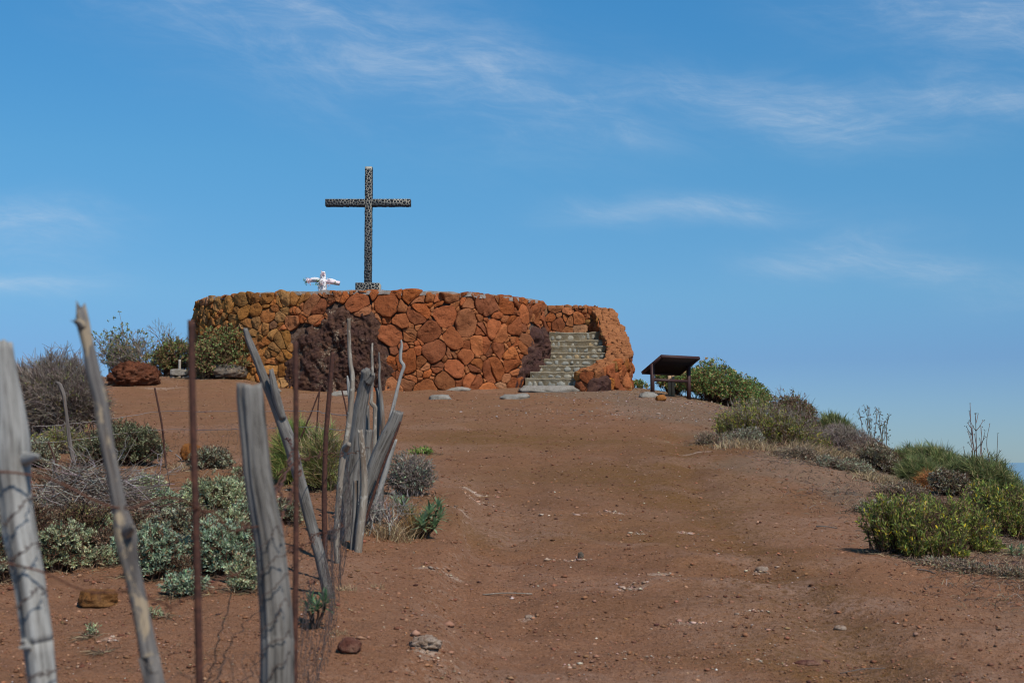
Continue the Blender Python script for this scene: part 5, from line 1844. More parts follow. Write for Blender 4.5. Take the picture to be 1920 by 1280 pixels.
for (px, py, w, h, cc, tp, lb) in [(385, 1012, 110, 60, BROWNDRY, 420, 'dry brown scrub behind the middle of the sage group'), (255, 1010, 90, 55, BROWNDRY, 330, 'dry brown scrub right of the tall branch below the pale sage'),
                                   (450, 1050, 70, 75, BROWNDRY, 300, 'dry brown scrub beside the broad grey post'), (330, 1088, 70, 60, BROWNDRY, 260, 'low dry scrub between the two front bluish sage shrubs'),
                                   (60, 1040, 110, 95, BROWNDRY, 420, 'dry brown scrub behind the silver post'), (215, 1040, 80, 52, BROWNDRY, 260, 'dry brown scrub in front of the tall branch, between sage shrubs'),
                                   (130, 925, 130, 50, BROWNDRY, 320, 'dry brown scrub behind the brushwood pile'), (480, 900, 60, 40, BROWNDRY, 180, 'dry brown scrub behind the upper half of the broad grey post')]:
    bush(lb, px, py, w, h, cc, dr=0.8, tips=tp, leaf=(0.022, 0.006, 14), lumpy=0.4, group=G_D, bare=6, along=0.04, stem_cols=BROWN_TWIG)
for (px, py, w, h, cc, tp, lb) in [(445, 940, 80, 55, SAGE, 320, 'pale sage shrub behind the upper part of the broad grey post'), (365, 962, 75, 52, SAGEBLUE, 300, 'small sage shrub touching the thick rusty rod on its left'), (240, 1060, 70, 60, SAGEBLUE, 260, 'bluish sage shrub close right of the tall branch'),
                                   (470, 1000, 70, 70, SAGEBLUE, 300, 'bluish sage shrub half behind the broad grey post'), (385, 1060, 80, 70, SAGE, 320, 'pale sage shrub directly behind the thick rusty rod, mid-slope'), (150, 1040, 80, 62, SAGE, 280, 'pale sage shrub at the foot of the brushwood pile'),
                                   (540, 985, 70, 50, SAGEDULL, 220, 'dull sage shrub under the green broom bush'), (20, 985, 90, 70, SAGEDULL, 300, 'dull sage shrub behind the silver post, above the dark one'),
                                   (205, 1010, 60, 48, SAGE, 200, 'pale sage shrub directly behind the tall branch'), (430, 1012, 80, 58, SAGE, 300, 'pale sage shrub between thick rusty rod and broad grey post, mid-slope'),
                                   (300, 1025, 80, 55, SAGE, 280, 'pale sage shrub left of the thick rusty rod, mid-slope'), (350, 1120, 70, 50, SAGEBLUE, 220, 'low bluish sage shrub frontmost before the thick rusty rod'),
                                   (95, 975, 80, 50, SAGEDULL, 220, 'dull sage shrub left of the brushwood pile')]:
    bush(lb, px, py, w, h, cc, dr=0.8, tips=tp, leaf=(0.026, 0.0085, 20), lumpy=0.4, group=G_S, bare=2.0, along=0.03)
# pile of dead branches
pb = gpt(138, 985)
root = thing('brushwood_pile', 'tangled pile of grey dead branches behind the foreground posts', 'brushwood', pb)
mb = MB()
n = 1500
w_ = 210 * pb[1] / F
P = rng.normal(size=(n, 3)) * [w_ * 0.27, 0.38, 0.0]
hh = 0.42 * np.exp(-(P[:, 0] / (w_ * 0.42)) ** 2 - (P[:, 1] / 0.6) ** 2)
P[:, 2] = hh * rng.uniform(0.1, 1.0, n)
P = on_ground(P + [0, 0.45, 0], pb)
D = unit(rng.normal(size=(n, 3)) * [1.0, 0.8, 0.28])
L = rng.uniform(0.06, 0.30, (n, 1))
M = P + D * L
c = palette(n, [(3, (0.24, 0.20, 0.17)), (2, (0.15, 0.115, 0.095)), (1.5, (0.33, 0.29, 0.25)), (2, (0.10, 0.06, 0.04))], 0.2)
r = rng.uniform(0.0012, 0.0042, n)
segs(mb, P, M, r, r * 0.8, c)
segs(mb, M, M + unit(D + rng.normal(size=(n, 3)) * 0.35) * L * 0.8, r * 0.8, r * 0.5, c)
twigs(mb, pb + [-0.2, 0.35, 0.1], 16, 0.20, 4, 0.6, 0.006, WHITE_TWIG, 0.0, wide=0.35)
mb.build('dead_branches', M_STEM, root, smooth=False)
bush('yellowish weed growing through the brushwood pile', 150, 1010, 150, 75, [(3, (0.13, 0.125, 0.045)), (2, (0.17, 0.11, 0.06)), (2, (0.10, 0.07, 0.04))], dr=0.5, tips=260, leaf=(0.022, 0.006, 10), bare=5, lumpy=0.4, cat='weed', name='weed')

G_L = 'low dry brush along the right side of the path'
for (px, py, w, h, cc, tp, d, lb) in [(1500, 912, 90, 26, BROWNDRY, 220, 17.6, 'low dry brush in front of the straw, right of the yellow-green shrub'), (1560, 926, 100, 30, SAGEDULL, 240, 16.6, 'low dull dry brush left of the low grey-green plant'),
                                      (1690, 962, 110, 36, BROWNDRY, 260, 14.4, 'low dry brush under the broom mound, above the green bushes'), (1640, 990, 90, 26, SAGEDULL, 180, 12.4, 'low dull brush uphill of the nearest green bush'),
                                      (1640, 905, 90, 40, BROWNDRY, 240, 20.0, 'dry brown brush between the grey leafless brush and the pale plant'), (1720, 925, 70, 34, BROWNDRY, 200, 16.9, 'dry brown brush in the gap left of the orange dead broom'),
                                      (1330, 888, 60, 26, BROWNDRY, 130, 19.2, 'low dry brush at the path end of the yellow-green shrub'), (1800, 1060, 150, 20, BROWNDRY, 240, 9.3, 'low dry trailing brush in front of the green bushes'),
                                      (1895, 1062, 80, 22, BROWNDRY, 160, 9.2, 'low dull brush at the right edge below the rosettes')]:
    bush(lb, px, py, w, h, cc, d=d, dr=0.7, tips=tp, leaf=(0.030, 0.008, 11), lumpy=0.5, group=G_L, bare=6, along=0.05, stem_cols=[(2, (0.21, 0.155, 0.115)), (2, (0.13, 0.085, 0.06)), (1, (0.30, 0.23, 0.16))])

# --- broom-like bush behind the posts
bush('bright green needle-leaved broom bush behind the broad grey post', 560, 945, 95, 130, BROOMY, d=13.2, dr=0.9, tips=750, leaf=(0.16, 0.0045, 14), style='blade', up=1.0, lumpy=0.22, shell=0.5, bare=0.6, bend=0.15)
bush('yellow-green broom bush behind the thin rusty rod and leaning post', 606, 952, 90, 132, [(3, (0.15, 0.17, 0.05)), (2, (0.11, 0.13, 0.04)), (3, (0.26, 0.19, 0.09))], d=12.4, dr=0.9, tips=700, leaf=(0.15, 0.0045, 12), style='blade', up=0.9, lumpy=0.28, shell=0.6, bare=1.5, bend=0.3, bare_cols=[(2, (0.33, 0.25, 0.15)), (1, (0.2, 0.12, 0.07))])


# --- rosette plants, each leaf a piece of its own
def rosette(label, heads, px, py, d, n_leaf, llen, lw, cols, name='rosette_plant', group=None):
    base = gpt(px, py)
    root = thing(name, label, 'succulent', base, group)
    protos = []
    for v in range(5):
        mb = MB()
        m = 7
        t = np.linspace(0, 1, m)
        wv = lw * np.sin(np.pi * (0.12 + 0.86 * t)) ** 0.8 * 0.5
        X = t * llen
        Z = -0.18 * llen * t ** 2 + 0.012 * rng.normal() * t
        V = np.concatenate([np.c_[X, -wv, Z + 0.25 * wv], np.c_[X, 0 * t, Z], np.c_[X, wv, Z + 0.25 * wv]])
        mb.add(V, quads=[[a * m + i, a * m + i + 1, (a + 1) * m + i + 1, (a + 1) * m + i] for a in (0, 1) for i in range(m - 1)], col=palette(1, cols, 0.15)[0])
        o = mb.build('leaf', M_LEAF)
        protos.append(o.data)
        bpy.data.objects.remove(o)
    mb = MB()
    for (hx, hy, dd, s) in heads:
        c = at(hx, hy, base[1] + dd)
        axis = unit(c - base + [0, 0, 0.25])
        C = spline([base + [0, 0, -0.03], base * 0.45 + c * 0.55 + rng.normal(size=3) * 0.012, c], 12)
        tube(mb, C, np.linspace(0.010, 0.006, 12) * (llen / 0.09), 7, 0.15, hx, True, (0.07, 0.045, 0.035))
        for i in range(int(n_leaf * s)):
            az_ = i * 2.39996
            inc = 0.25 + 1.35 * (i / (n_leaf * s)) + 0.12 * random.gauss(0, 1)      # from the axis outward
            o = bpy.data.objects.new('leaf', protos[i % 5])
            COL.objects.link(o)
            o.parent = root
            q = Vector(axis).to_track_quat('Z', 'Y')
            dirv = q @ Vector((math.cos(az_) * math.sin(inc), math.sin(az_) * math.sin(inc), math.cos(inc)))
            o.rotation_mode = 'QUATERNION'
            o.rotation_quaternion = dirv.to_track_quat('X', 'Z')
            o.location = Vector([float(a) for a in (c - base - axis * 0.03 * (i / n_leaf))])
            k = s * random.uniform(0.8, 1.1)
            o.scale = (k, k, k)
    mb.build('stem', M_STEM, root)
    return root


ROS = [(3, (0.15, 0.24, 0.12)), (2, (0.23, 0.31, 0.185)), (1, (0.10, 0.175, 0.08))]
rosette('small rosette plant on a dark stalk beside the leaning grey post', [(608, 1128, -0.02, 1.0), (584, 1130, 0.05, 0.85), (594, 1138, -0.06, 0.7), (575, 1140, 0.0, 0.6)], 588, 1178, None, 30, 0.078, 0.017, ROS)
rosette('leafy rosette plant at the right foot of the post cluster', [(822, 948, 0.0, 0.8), (806, 962, -0.05, 1.0), (826, 968, 0.0, 0.9), (792, 982, -0.1, 1.1), (815, 985, -0.05, 0.9), (756, 948, 0.1, 0.95), (742, 940, 0.2, 0.8), (770, 962, 0.1, 0.8)], 790, 1008, None, 26, 0.095, 0.018, ROS)
bush('grey-green withered shrub behind the rosette plant', 768, 992, 95, 82, [(2, (0.12, 0.15, 0.10)), (2, (0.11, 0.095, 0.085)), (1, (0.2, 0.22, 0.16))], d=11.9, dr=0.8, tips=260, leaf=(0.035, 0.009, 9), bare=7, stem_cols=GREY_TWIG, lumpy=0.3)
root = thing('dead_shrub', 'leafless whitish shrub at the foot of the leaning posts', 'shrub', gpt(712, 1000))
mb = MB()
twigs(mb, np.array(root.location), 22, 0.11, 5, 0.6, 0.0055, WHITE_TWIG, 0.1, wide=0.10, shrink=0.8)
mb.build('branches', M_STEM, root, smooth=False)


def tuft(label, px, py, wpx, hpx, n, cols, d=None, width=0.004, name='grass_tuft', group='dry grass tufts', bend=0.5):
    base, w = place_of(px, py, wpx, d, 0.8)
    h = hpx * base[1] / F
    P = on_ground(rng.normal(size=(n, 3)) * [w * 0.22, w * 0.18, 0], base)
    D = unit(rng.normal(size=(n, 3)) * [0.45, 0.45, 0.1] + [0, 0, 1.0])
    mb = MB()
    blades(mb, P - [0, 0, 0.02], D, h * rng.uniform(0.4, 1.1, n), width, palette(n, cols), bend)
    return props(mb.build(name, M_LEAF, loc=base, smooth=False), label, 'grass', group)


tuft('orange straw tuft at the left of the rosette plant', 778, 1008, 50, 85, 380, [(3, (0.42, 0.24, 0.08)), (2, (0.36, 0.25, 0.13)), (1, (0.25, 0.16, 0.09))])
tuft('pale dry tuft under the whitish leafless shrub', 735, 1016, 80, 55, 420, STRAW)
tuft('short pale tuft at the foot of the slender branch', 652, 1110, 40, 26, 130, STRAW, width=0.003)
tuft('small pale tuft right of the slender branch', 712, 1104, 26, 24, 60, STRAW, width=0.003)
tuft('pale tuft at the foot of the leaning grey post', 640, 1192, 60, 20, 150, STRAW, width=0.0025)
tuft('fresh green sprout on the soil near the slender branch', 672, 1096, 14, 8, 30, [(1, (0.15, 0.26, 0.05))], width=0.004)
tuft('dry tuft below the orange rock and the small shrub', 345, 880, 60, 26, 150, STRAW, width=0.004)
tuft('tan grass standing at the right of the crooked far-left post', 168, 850, 60, 60, 350, STRAW, width=0.006, d=16.5)
bush('low green weed on the path right of the post cluster', 790, 852, 56, 14, [(1, (0.15, 0.20, 0.04)), (1, (0.10, 0.14, 0.04))], dr=0.5, tips=40, leaf=(0.05, 0.02, 6), cat='weed', name='weed', bare=1)

# --- right side of the hilltop
bush('big green leathery-leaved shrub behind and right of the information board', 1358, 784, 190, 84, LEAFY, d=35.2, dr=0.8, tips=2300, leaf=(0.062, 0.028, 9), lumpy=0.22, shell=0.4, bare=0.4)
bush('dark green shrub seen under the slanted information board', 1262, 762, 70, 62, LEAFY, d=36.4, dr=0.8, tips=700, leaf=(0.06, 0.027, 9), lumpy=0.25)
bush('low leafy branches between curved wall and information board', 1198, 753, 40, 20, LEAFY, d=37.0, dr=0.8, tips=110, leaf=(0.06, 0.027, 8), lumpy=0.5)
bush('low green shrub sloping down at the right of the big green shrub', 1412, 792, 62, 58, LEAFY, d=33.6, dr=0.8, tips=500, leaf=(0.06, 0.027, 9), lumpy=0.35)
bush('reddish-brown leafy shrub on the skyline above the yellow-green shrub', 1492, 842, 96, 92, [(3, (0.12, 0.135, 0.05)), (3, (0.17, 0.105, 0.07)), (2, (0.13, 0.07, 0.05)), (1, (0.22, 0.15, 0.10))], d=24.5, dr=0.8, tips=900, leaf=(0.045, 0.018, 9), lumpy=0.3, bare=2.0)
bush('large yellow-green shrub with dry lower twigs at the right of the path', 1446, 892, 215, 92, YGREEN, d=19.6, dr=0.7, tips=900, leaf=(0.042, 0.012, 20), lumpy=0.35, bare=2.0, bare_cols=GREY_TWIG, along=0.35, style='shoots', spread=1.2)
bush('low grey sage growing in the front of the yellow-green shrub', 1396, 892, 90, 44, SAGEDULL, d=18.6, dr=0.6, tips=300, leaf=(0.03, 0.009, 12), bare=3, bare_cols=GREY_TWIG)
bush('round green broom bush on the skyline right of the reddish shrub', 1566, 836, 74, 62, BROOM, d=25.5, dr=0.9, tips=900, leaf=(0.20, 0.008, 12), style='blade', up=1.1, lumpy=0.18, shell=0.6, bend=0.1)
bush('grey leafless low brush behind the dry grass at the right', 1590, 892, 130, 62, [(2, (0.15, 0.12, 0.10)), (1, (0.20, 0.15, 0.10))], d=21.0, dr=0.8, tips=150, leaf=(0.03, 0.008, 6), bare=26, stem_cols=GREY_TWIG, lumpy=0.25)
bush('pale grey-leaved plant left of the broom mound', 1655, 912, 90, 60, WHITISH, d=18.3, dr=0.8, tips=520, leaf=(0.035, 0.012, 14), lumpy=0.35, bare=2.5)
bush('low grey-green plant below the pale grey-leaved plant', 1606, 930, 55, 34, SAGEDULL, d=16.8, dr=0.8, tips=220, leaf=(0.03, 0.010, 12), lumpy=0.35, bare=2.5)
bush('pale grey-leaved plant in front of the broom mound', 1778, 950, 88, 60, WHITISH, d=15.2, dr=0.7, tips=420, leaf=(0.032, 0.012, 14), lumpy=0.35, bare=3)
G_B = 'broom bushes of the mound on the right'
bush('left-hand green broom bush of the mound, beside orange dead broom', 1712, 912, 90, 70, BROOM, d=18.5, dr=0.9, tips=800, leaf=(0.13, 0.0045, 18), style='blade', up=0.8, spread=1.6, lumpy=0.32, shell=0.6, bend=0.15, group=G_B)
bush('highest broom bush of the mound, behind the purple-brown dead broom', 1775, 930, 150, 92, BROOM, d=18.0, dr=0.9, tips=1300, leaf=(0.13, 0.0045, 18), style='blade', up=0.8, spread=1.6, lumpy=0.32, shell=0.6, bend=0.15, group=G_B)
bush('broad broom bush at the right end of the mound by the picture edge', 1850, 965, 140, 100, BROOM, d=16.4, dr=0.9, tips=1300, leaf=(0.12, 0.0042, 18), style='blade', up=0.8, spread=1.6, lumpy=0.32, shell=0.6, bend=0.15, group=G_B)
bush('broom bush at the front of the mound, above the yellow-flowered bush', 1730, 950, 110, 62, BROOM, d=16.4, dr=0.8, tips=800, leaf=(0.12, 0.0042, 16), style='blade', up=0.8, spread=1.6, lumpy=0.25, shell=0.6, bend=0.2, group=G_B)
bush('orange dead broom on the left of the mound', 1736, 905, 28, 42, [(3, (0.30, 0.14, 0.045)), (2, (0.22, 0.11, 0.045))], d=15.9, dr=0.8, tips=150, leaf=(0.16, 0.005, 10), style='blade', up=0.5, bend=0.6, name='dead_broom')
bush('tan dead broom near the top of the mound', 1784, 892, 38, 34, [(3, (0.25, 0.17, 0.09)), (2, (0.20, 0.15, 0.08))], d=16.4, dr=0.8, tips=150, leaf=(0.15, 0.005, 10), style='blade', up=0.7, bend=0.3, name='dead_broom')
bush('purple-brown dead broom standing up from the mound crest', 1808, 876, 36, 30, [(3, (0.12, 0.07, 0.06)), (2, (0.09, 0.055, 0.05))], d=17.6, dr=0.8, tips=130, leaf=(0.17, 0.005, 10), style='blade', up=0.9, bend=0.5, name='dead_broom')
bush('small leafy shrub on the red skyline behind the mound', 1706, 858, 40, 34, LEAFY, d=24.0, dr=0.8, tips=170, leaf=(0.05, 0.026, 8), lumpy=0.4, stem_cols=GREY_TWIG, stem_r=0.009)
bush('dark low shrub at the right picture edge below the skyline', 1912, 935, 60, 60, BROOM, d=19.0, dr=0.8, tips=300, leaf=(0.10, 0.008, 10), style='blade', lumpy=0.3)
G_G = 'bright green long-leaved bushes at the right of the path'
for (px, py, w, h, tp, lb) in [(1676, 1042, 90, 112, 210, 'bright green bush nearest the path, with dark bare twigs at its foot'), (1738, 1050, 115, 108, 280, 'bright green bush second from the path, between two of its kind'),
                               (1798, 1030, 105, 100, 250, 'bright green bush left of the spiky grey-green rosette'), (1882, 1008, 150, 96, 380, 'bright green bush behind the spiky rosette, at the right edge'), (1775, 990, 130, 64, 300, 'low bright green bush below the front pale grey-leaved plant')]:
    bush(lb, px, py, w, h, GREENY, dr=0.9, tips=tp, leaf=(0.043, 0.011, 20), lumpy=0.6, shell=0.5, bare=2.5, along=0.16, stem_r=0.0035, style='shoots', stems=1.0, spread=1.1, group=G_G)
rosette('spiky grey-green rosette in front of the bright green bush', [(1842, 990, 0.0, 1.2), (1828, 1004, -0.08, 0.9), (1858, 1002, -0.05, 0.9)], 1845, 1018, None, 60, 0.085, 0.010, [(2, (0.13, 0.185, 0.11)), (1, (0.19, 0.235, 0.15))])
rosette('low grey-green rosette on pale twigs at the right edge', [(1896, 1032, 0.0, 0.9), (1915, 1030, 0.0, 0.9)], 1900, 1042, None, 26, 0.07, 0.012, ROS)
for (px, py, w, h, n, d, lb) in [(1400, 890, 130, 30, 420, 18.3, 'straw-coloured grass along the front of the yellow-green shrub'), (1520, 898, 110, 38, 420, 18.6, 'straw-coloured grass right of the yellow-green shrub'),
                                 (1575, 905, 60, 32, 220, 18.9, 'pale bent grass in front of the grey leafless brush'), (1650, 950, 90, 30, 300, 15.8, 'golden dry grass left of the broom mound'),
                                 (1640, 850, 70, 40, 260, 23.0, 'tan grass at the foot of the tall dry stalks'), (1690, 945, 70, 26, 240, 14.8, 'tan grass below the front broom bush'), (1900, 1015, 60, 30, 160, 10.6, 'tan grass at the right edge beside the green bush')]:
    n = int(n * 2.2)
    tuft(lb, px, py, w, h, n, STRAW, d=d, width=0.007 if d > 12 else 0.004, bend=0.7)


def stalks(label, stems, d, cols, leafy=0.0, r0=0.008, name='dry_stalk_plant', group=None, fork=0.6, head=0.02):
    """Tall thin dry stalks: stems [(base px, base py, top px, top py)]."""
    b0 = at(stems[0][0], stems[0][1], d)
    b0[2] = gz(b0[0], b0[1])
    root = thing(name, label, 'dry plant', b0, group)
    mb, ml = MB(), MB()
    for (bx, by, tx, ty) in stems:
        A, B = at(bx, by, d), at(tx, ty, d)
        A[2] = min(A[2], gz(A[0], A[1]) - 0.02)
        L = np.linalg.norm(B - A)
        C = spline([A, A * 0.6 + B * 0.4 + rng.normal(size=3) * [0.02, 0.02, 0] * L, A * 0.25 + B * 0.75 + rng.normal(size=3) * [0.02, 0.02, 0] * L, B], 26)
        tube(mb, C, np.linspace(r0, r0 * 0.35, 26), 5, 0.0, bx, True, palette(1, cols)[0])
        ends = [B]
        for k in range(int(9 * fork * L)):
            i = rng.integers(8, 24)
            D = unit(unit(C[i + 1] - C[i - 1]) + rng.normal(size=3) * [0.38, 0.38, 0.15])
            E = C[i] + D * L * rng.uniform(0.06, 0.2)
            tube(mb, spline([C[i], (C[i] + E) / 2 + [0, 0, -0.01], E], 6), np.linspace(r0 * 0.5, r0 * 0.28, 6), 4, 0, k, True, palette(1, cols)[0])
            ends.append(E)
        ends = np.array(ends)
        if head:
            q = np.repeat(ends, 6, 0)
            leaves(ml, q + rng.normal(size=q.shape) * head * 0.4, rng.normal(size=q.shape), head, head * 0.7, palette(len(q), [(1, (0.13, 0.09, 0.06)), (1, (0.10, 0.11, 0.05))]))
        if leafy:
            j = rng.integers(0, 24, int(leafy * L * 40))
            q = C[j] + rng.normal(size=(len(j), 3)) * 0.05
            leaves(ml, q, rng.normal(size=q.shape) + [0, 0, 0.4], 0.045, 0.018, palette(len(j), [(2, (0.10, 0.12, 0.05)), (2, (0.15, 0.10, 0.07))]))
    mb.build('stalks', M_STEM, root)
    if ml.V:
        ml.build('leaves', M_LEAF, root, smooth=False)
    return root


SK = [(2, (0.16, 0.12, 0.085)), (1, (0.11, 0.085, 0.06)), (1, (0.13, 0.13, 0.06))]
stalks('cluster of tall dry stalks with withered leaves on the right skyline', [(1622, 850, 1610, 768), (1626, 850, 1626, 762), (1636, 855, 1628, 765), (1640, 855, 1643, 768), (1654, 858, 1650, 775), (1656, 858, 1668, 778), (1652, 858, 1660, 790)], 22.5, SK, 0.9, 0.009, fork=1.1, head=0.022)
stalks('tallest forked dry stalk rising from the broom mound', [(1828, 885, 1819, 757), (1828, 885, 1829, 775), (1828, 882, 1815, 808), (1830, 885, 1840, 842)], 16.6, [(2, (0.22, 0.13, 0.11)), (1, (0.15, 0.10, 0.08))], 0.0, 0.009, fork=0.9, head=0.014)
for (bx, by, tx, ty, fk, lb) in [(1839, 880, 1841, 800, 0.9, 'dry stalk with small side twigs right of the tallest stalk'), (1855, 884, 1856, 794, 0.0, 'straight single dry stalk at the middle of the mound'), (1868, 888, 1871, 812, 0.9, 'forked dry stalk right of the straight single stalk'),
                                 (1880, 892, 1885, 861, 0.0, 'short dry stalk near the right picture edge'), (1810, 872, 1807, 838, 0.0, 'short dry stalk beside the purple-brown dead broom')]:
    stalks(lb, [(bx, by, tx, ty)], 16.4, [(2, (0.20, 0.13, 0.10)), (1, (0.13, 0.10, 0.07))], 0.0, 0.007, group='single dry stalks on the mound', fork=fk, head=0.014 if fk else 0.010)

for (px, d, w, h, lb) in [(1600, 25.5, 1.1, 0.42, 'bare red-brown earth hump left of the tall dry stalks'), (1690, 24.6, 1.3, 0.40, 'bare red-brown earth hump right of the tall dry stalks')]:
    X = (px - 960) / F * d
    mb = MB()
    lump(mb, (X, d, gz(X, d) + 0.02), (w, 1.0, h), 50, 26, 0.14, 1.5, px * 0.3, 0.0, 0.07)
    props(mb.build('earth_hump', M_MOUND, loc=(X, d, gz(X, d))), lb, 'mound')

# ------------------------------------------------------------------ what nobody could count: pebbles, dry ground cover, litter
def scatter(n, d0, d1, half=0.42, power=1.0):
    """Points on the ground spread evenly over the view's ground, denser close by."""
    d = d0 * (d1 / d0) ** (rng.random(n) ** power)
    x = rng.uniform(-half, half, n) * d
    return x, d


def pebbles(name, n, size, cols, d0, d1, keep=None, flat=0.6, half=0.42):
    x, y_ = scatter(n, d0, d1, half)
    if keep is not None:
        k = keep(x, y_)
        x, y_ = x[k], y_[k]
    n = len(x)
    s = size * np.exp(0.55 * rng.normal(size=n)) * (0.55 + 0.45 * (y_ / 10.0))
    s = np.minimum(s, size * 5)
    oct_ = np.array([[1, 0, 0], [-1, 0, 0], [0, 1, 0], [0, -1, 0], [0, 0, 1], [0, 0, -1.0], [0.7, 0.6, 0.45], [-0.6, 0.65, 0.5], [0.6, -0.7, 0.4], [-0.65, -0.6, 0.45]])
    fc = np.array([[0, 6, 8], [0, 2, 6], [2, 7, 6], [2, 1, 7], [1, 9, 7], [1, 3, 9], [3, 8, 9], [3, 0, 8], [4, 6, 7], [4, 7, 9], [4, 9, 8], [4, 8, 6], [5, 2, 0], [5, 1, 2], [5, 3, 1], [5, 0, 3]])
    a = rng.uniform(0, 2 * np.pi, n)
    V = oct_[None] * (1 + 0.28 * rng.normal(size=(n, 10, 1))) * s[:, None, None] * np.stack([rng.uniform(0.7, 1.3, n), rng.uniform(0.7, 1.3, n), np.full(n, flat)], -1)[:, None, :] * 0.5
    ca, sa = np.cos(a)[:, None], np.sin(a)[:, None]
    V = np.stack([V[..., 0] * ca - V[..., 1] * sa, V[..., 0] * sa + V[..., 1] * ca, V[..., 2]], -1)
    V += np.stack([x, y_, ground(x, y_) + s * 0.08], -1)[:, None, :]
    mb = MB()
    mb.add(V.reshape(-1, 3), tris=(np.arange(n)[:, None, None] * 10 + fc[None]).reshape(-1, 3), col=np.repeat(palette(n, cols, 0.2), 10, 0))
    return props(mb.build(name, M_PEBBLE, smooth=False), kind='stuff')


onhill = lambda x, y_: (x < 6.5) & (ground_base(x, y_) > -1)
pebbles('red_pebbles', 75000, 0.0075, [(4, (0.25, 0.115, 0.060)), (1, (0.15, 0.065, 0.038)), (2, (0.33, 0.18, 0.11)), (0.4, (0.09, 0.04, 0.03))], 5.6, 34, onhill)
pebbles('pale_chips', 6000, 0.0055, [(3, (0.42, 0.30, 0.23)), (2, (0.52, 0.43, 0.36)), (1, (0.34, 0.2, 0.14))], 5.6, 34, onhill)
pebbles('red_clods', 1200, 0.012, [(3, (0.24, 0.105, 0.058)), (1, (0.30, 0.15, 0.09)), (1, (0.13, 0.055, 0.038))], 5.8, 30, onhill, 0.7)
pebbles('gravel', 16000, 0.0085, [(3, (0.23, 0.18, 0.15)), (2, (0.13, 0.08, 0.06)), (1.4, (0.46, 0.41, 0.36))], 23, 35, lambda x, y_: onhill(x, y_) & (x > 0.5 + rng.normal(size=len(x))), 0.6)


xs_, ys_ = [], []
for (px, py, wx, wy, k) in PALE_SPOTS:
    if wx > 0.45:
        continue
    c = gpt(px, py)
    n = int(16 + 60 * k * min(1, wx * 4))
    xs_.append(c[0] + rng.normal(size=n) * wx * 0.55)
    ys_.append(c[1] + rng.normal(size=n) * wy * 0.6)
xs_, ys_ = np.concatenate(xs_), np.concatenate(ys_)
_sc = scatter
scatter = lambda *a, **k: (xs_, ys_)
pebbles('pale_crust', len(xs_), 0.011, [(3, (0.40, 0.27, 0.19)), (2, (0.34, 0.20, 0.13)), (1, (0.48, 0.37, 0.28)), (1.5, (0.28, 0.14, 0.085))], 5, 30, None, 0.55)
scatter = _sc


def ground_cover(name, n, d0, d1, keep, hgt, cols, width, bend=0.8, flat=0.5):
    x, y_ = scatter(n, d0, d1)
    k = keep(x, y_) > rng.random(n)
    x, y_ = x[k], y_[k]
    m = len(x)
    D = unit(rng.normal(size=(m, 3)) * [1, 1, 0.25] + [0, 0, flat])
    mb = MB()
    blades(mb, np.stack([x, y_, ground(x, y_) - 0.004], -1), D, hgt * rng.uniform(0.3, 1.2, m), width * (0.4 + y_ * 0.05), palette(m, cols, 0.22), bend)
    return props(mb.build(name, M_LEAF, smooth=False), kind='stuff')


rightside = lambda x, y_: sstep(x - 0.02 * y_, 2.1, 3.3) * sstep(y_, 7.5, 9.0) * sstep(-y_, -24, -18) * (0.35 + 0.65 * sstep(fbm(x * 0.9, y_ * 0.7, 3.0, 3), -0.3, 0.4))
ground_cover('dry_ground_cover', 200000, 7.5, 24, rightside, 0.075, [(3, (0.21, 0.155, 0.115)), (2, (0.29, 0.22, 0.16)), (3, (0.12, 0.08, 0.058)), (1, (0.36, 0.26, 0.15))], 0.0055)
bank = lambda x, y_: sstep(-x, 0.15, 0.9) * sstep(-x, 1.9, 1.3) * sstep(-y_, -12, -8.5) * sstep(fbm(x * 2.2, y_ * 1.5, 9.0, 3), -0.05, 0.6) * 0.8
ground_cover('dry_weeds', 26000, 5.8, 14, bank, 0.035, [(3, (0.20, 0.135, 0.08)), (2, (0.15, 0.115, 0.085)), (1, (0.30, 0.22, 0.13)), (1, (0.13, 0.12, 0.06))], 0.0028)
leftside = lambda x, y_: sstep(-x, 1.3, 2.2) * sstep(y_, 7.3, 8.3) * sstep(-y_, -17, -14) * sstep(fbm(x * 1.3, y_ * 1.0, 2.0, 3), 0.0, 0.6) * 0.6
ground_cover('dry_litter', 70000, 7.2, 17, leftside, 0.05, [(3, (0.26, 0.18, 0.11)), (2, (0.15, 0.10, 0.07)), (1, (0.36, 0.28, 0.18))], 0.003)
wallfoot = lambda x, y_: sstep(y_, 28, 32) * 0.25 * sstep(-x, -6, -4)
ground_cover('dry_straw', 9000, 27, 34, wallfoot, 0.07, STRAW, 0.004, flat=0.1)
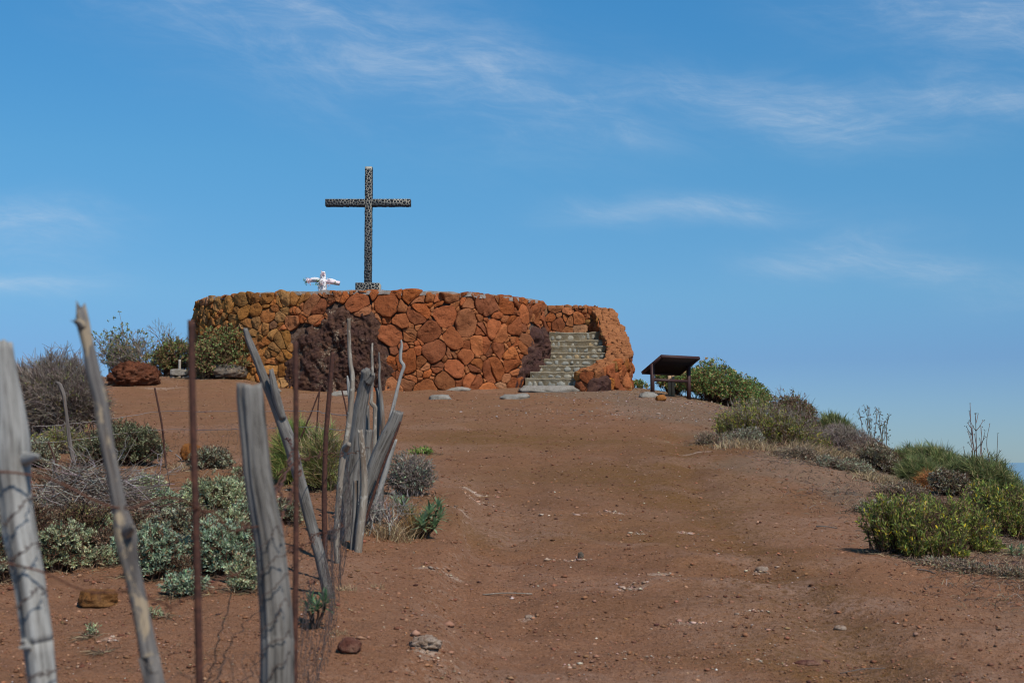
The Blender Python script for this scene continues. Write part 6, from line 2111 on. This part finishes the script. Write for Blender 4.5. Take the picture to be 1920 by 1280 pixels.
# dead leaves and straw lying round the foot of every shrub
PX, DX = [], []
for (bx, by, w, dr) in BASES:
    n = int(90 + 260 * w * dr)
    a_ = rng.uniform(0, 2 * np.pi, n)
    ro = rng.uniform(0.25, 0.75, n) + 0.12 * np.abs(rng.normal(size=n))
    PX.append(np.stack([bx + np.cos(a_) * ro * w, by + np.sin(a_) * ro * w * dr, np.zeros(n)], -1))
P = np.concatenate(PX)
P[:, 2] = ground(P[:, 0], P[:, 1]) + 0.002
n = len(P)
mb = MB()
blades(mb, P, unit(rng.normal(size=(n, 3)) * [1, 1, 0.2] + [0, 0, 0.3]), rng.uniform(0.02, 0.10, n), 0.002 + 0.00028 * P[:, 1], palette(n, [(3, (0.28, 0.19, 0.11)), (2, (0.17, 0.105, 0.065)), (2, (0.38, 0.29, 0.17)), (1, (0.11, 0.075, 0.05))], 0.2), 0.7)
props(mb.build('leaf_litter', M_LEAF, smooth=False), kind='stuff')
# fallen sticks one can tell apart
for k, (px, py, qx, qy, w, mt, lb) in enumerate([(905, 1117, 998, 1115, 3, M_BRANCH, 'thin pale stick lying across the middle of the path'), (1720, 1070, 1755, 1078, 2.5, M_OLD, 'short dark stick on the ground below the green bush'),
                                                 (1790, 1024, 1845, 1020, 2.5, M_BRANCH, 'pale twig on the litter below the spiky rosette'), (1840, 1018, 1885, 1028, 2.5, M_BRANCH, 'bent pale twig right of the spiky rosette'),
                                                 (1575, 1263, 1660, 1254, 2, M_OLD, 'thin grey stick in the earth at the bottom right'), (318, 845, 340, 862, 3, M_SILVER, 'pale stick pointing at the orange rock'), (1530, 988, 1570, 992, 3, M_OLD, 'grey dead stick at the path edge before the green bush')]):
    A, B = gpt(px, py), gpt(qx, qy)
    mid = (A + B) / 2 + rng.normal(size=3) * [0.01, 0.01, 0] + [0, 0, 0.012]
    r_ = w / 2 * A[1] / F
    mb = MB()
    tube(mb, spline([A + [0, 0, r_], mid, B + [0, 0, r_]], 16), np.linspace(r_, r_ * 0.6, 16), 7, 0.1, k * 1.7)
    props(mb.build('stick', mt, loc=A), lb, 'stick', 'sticks lying on the ground')
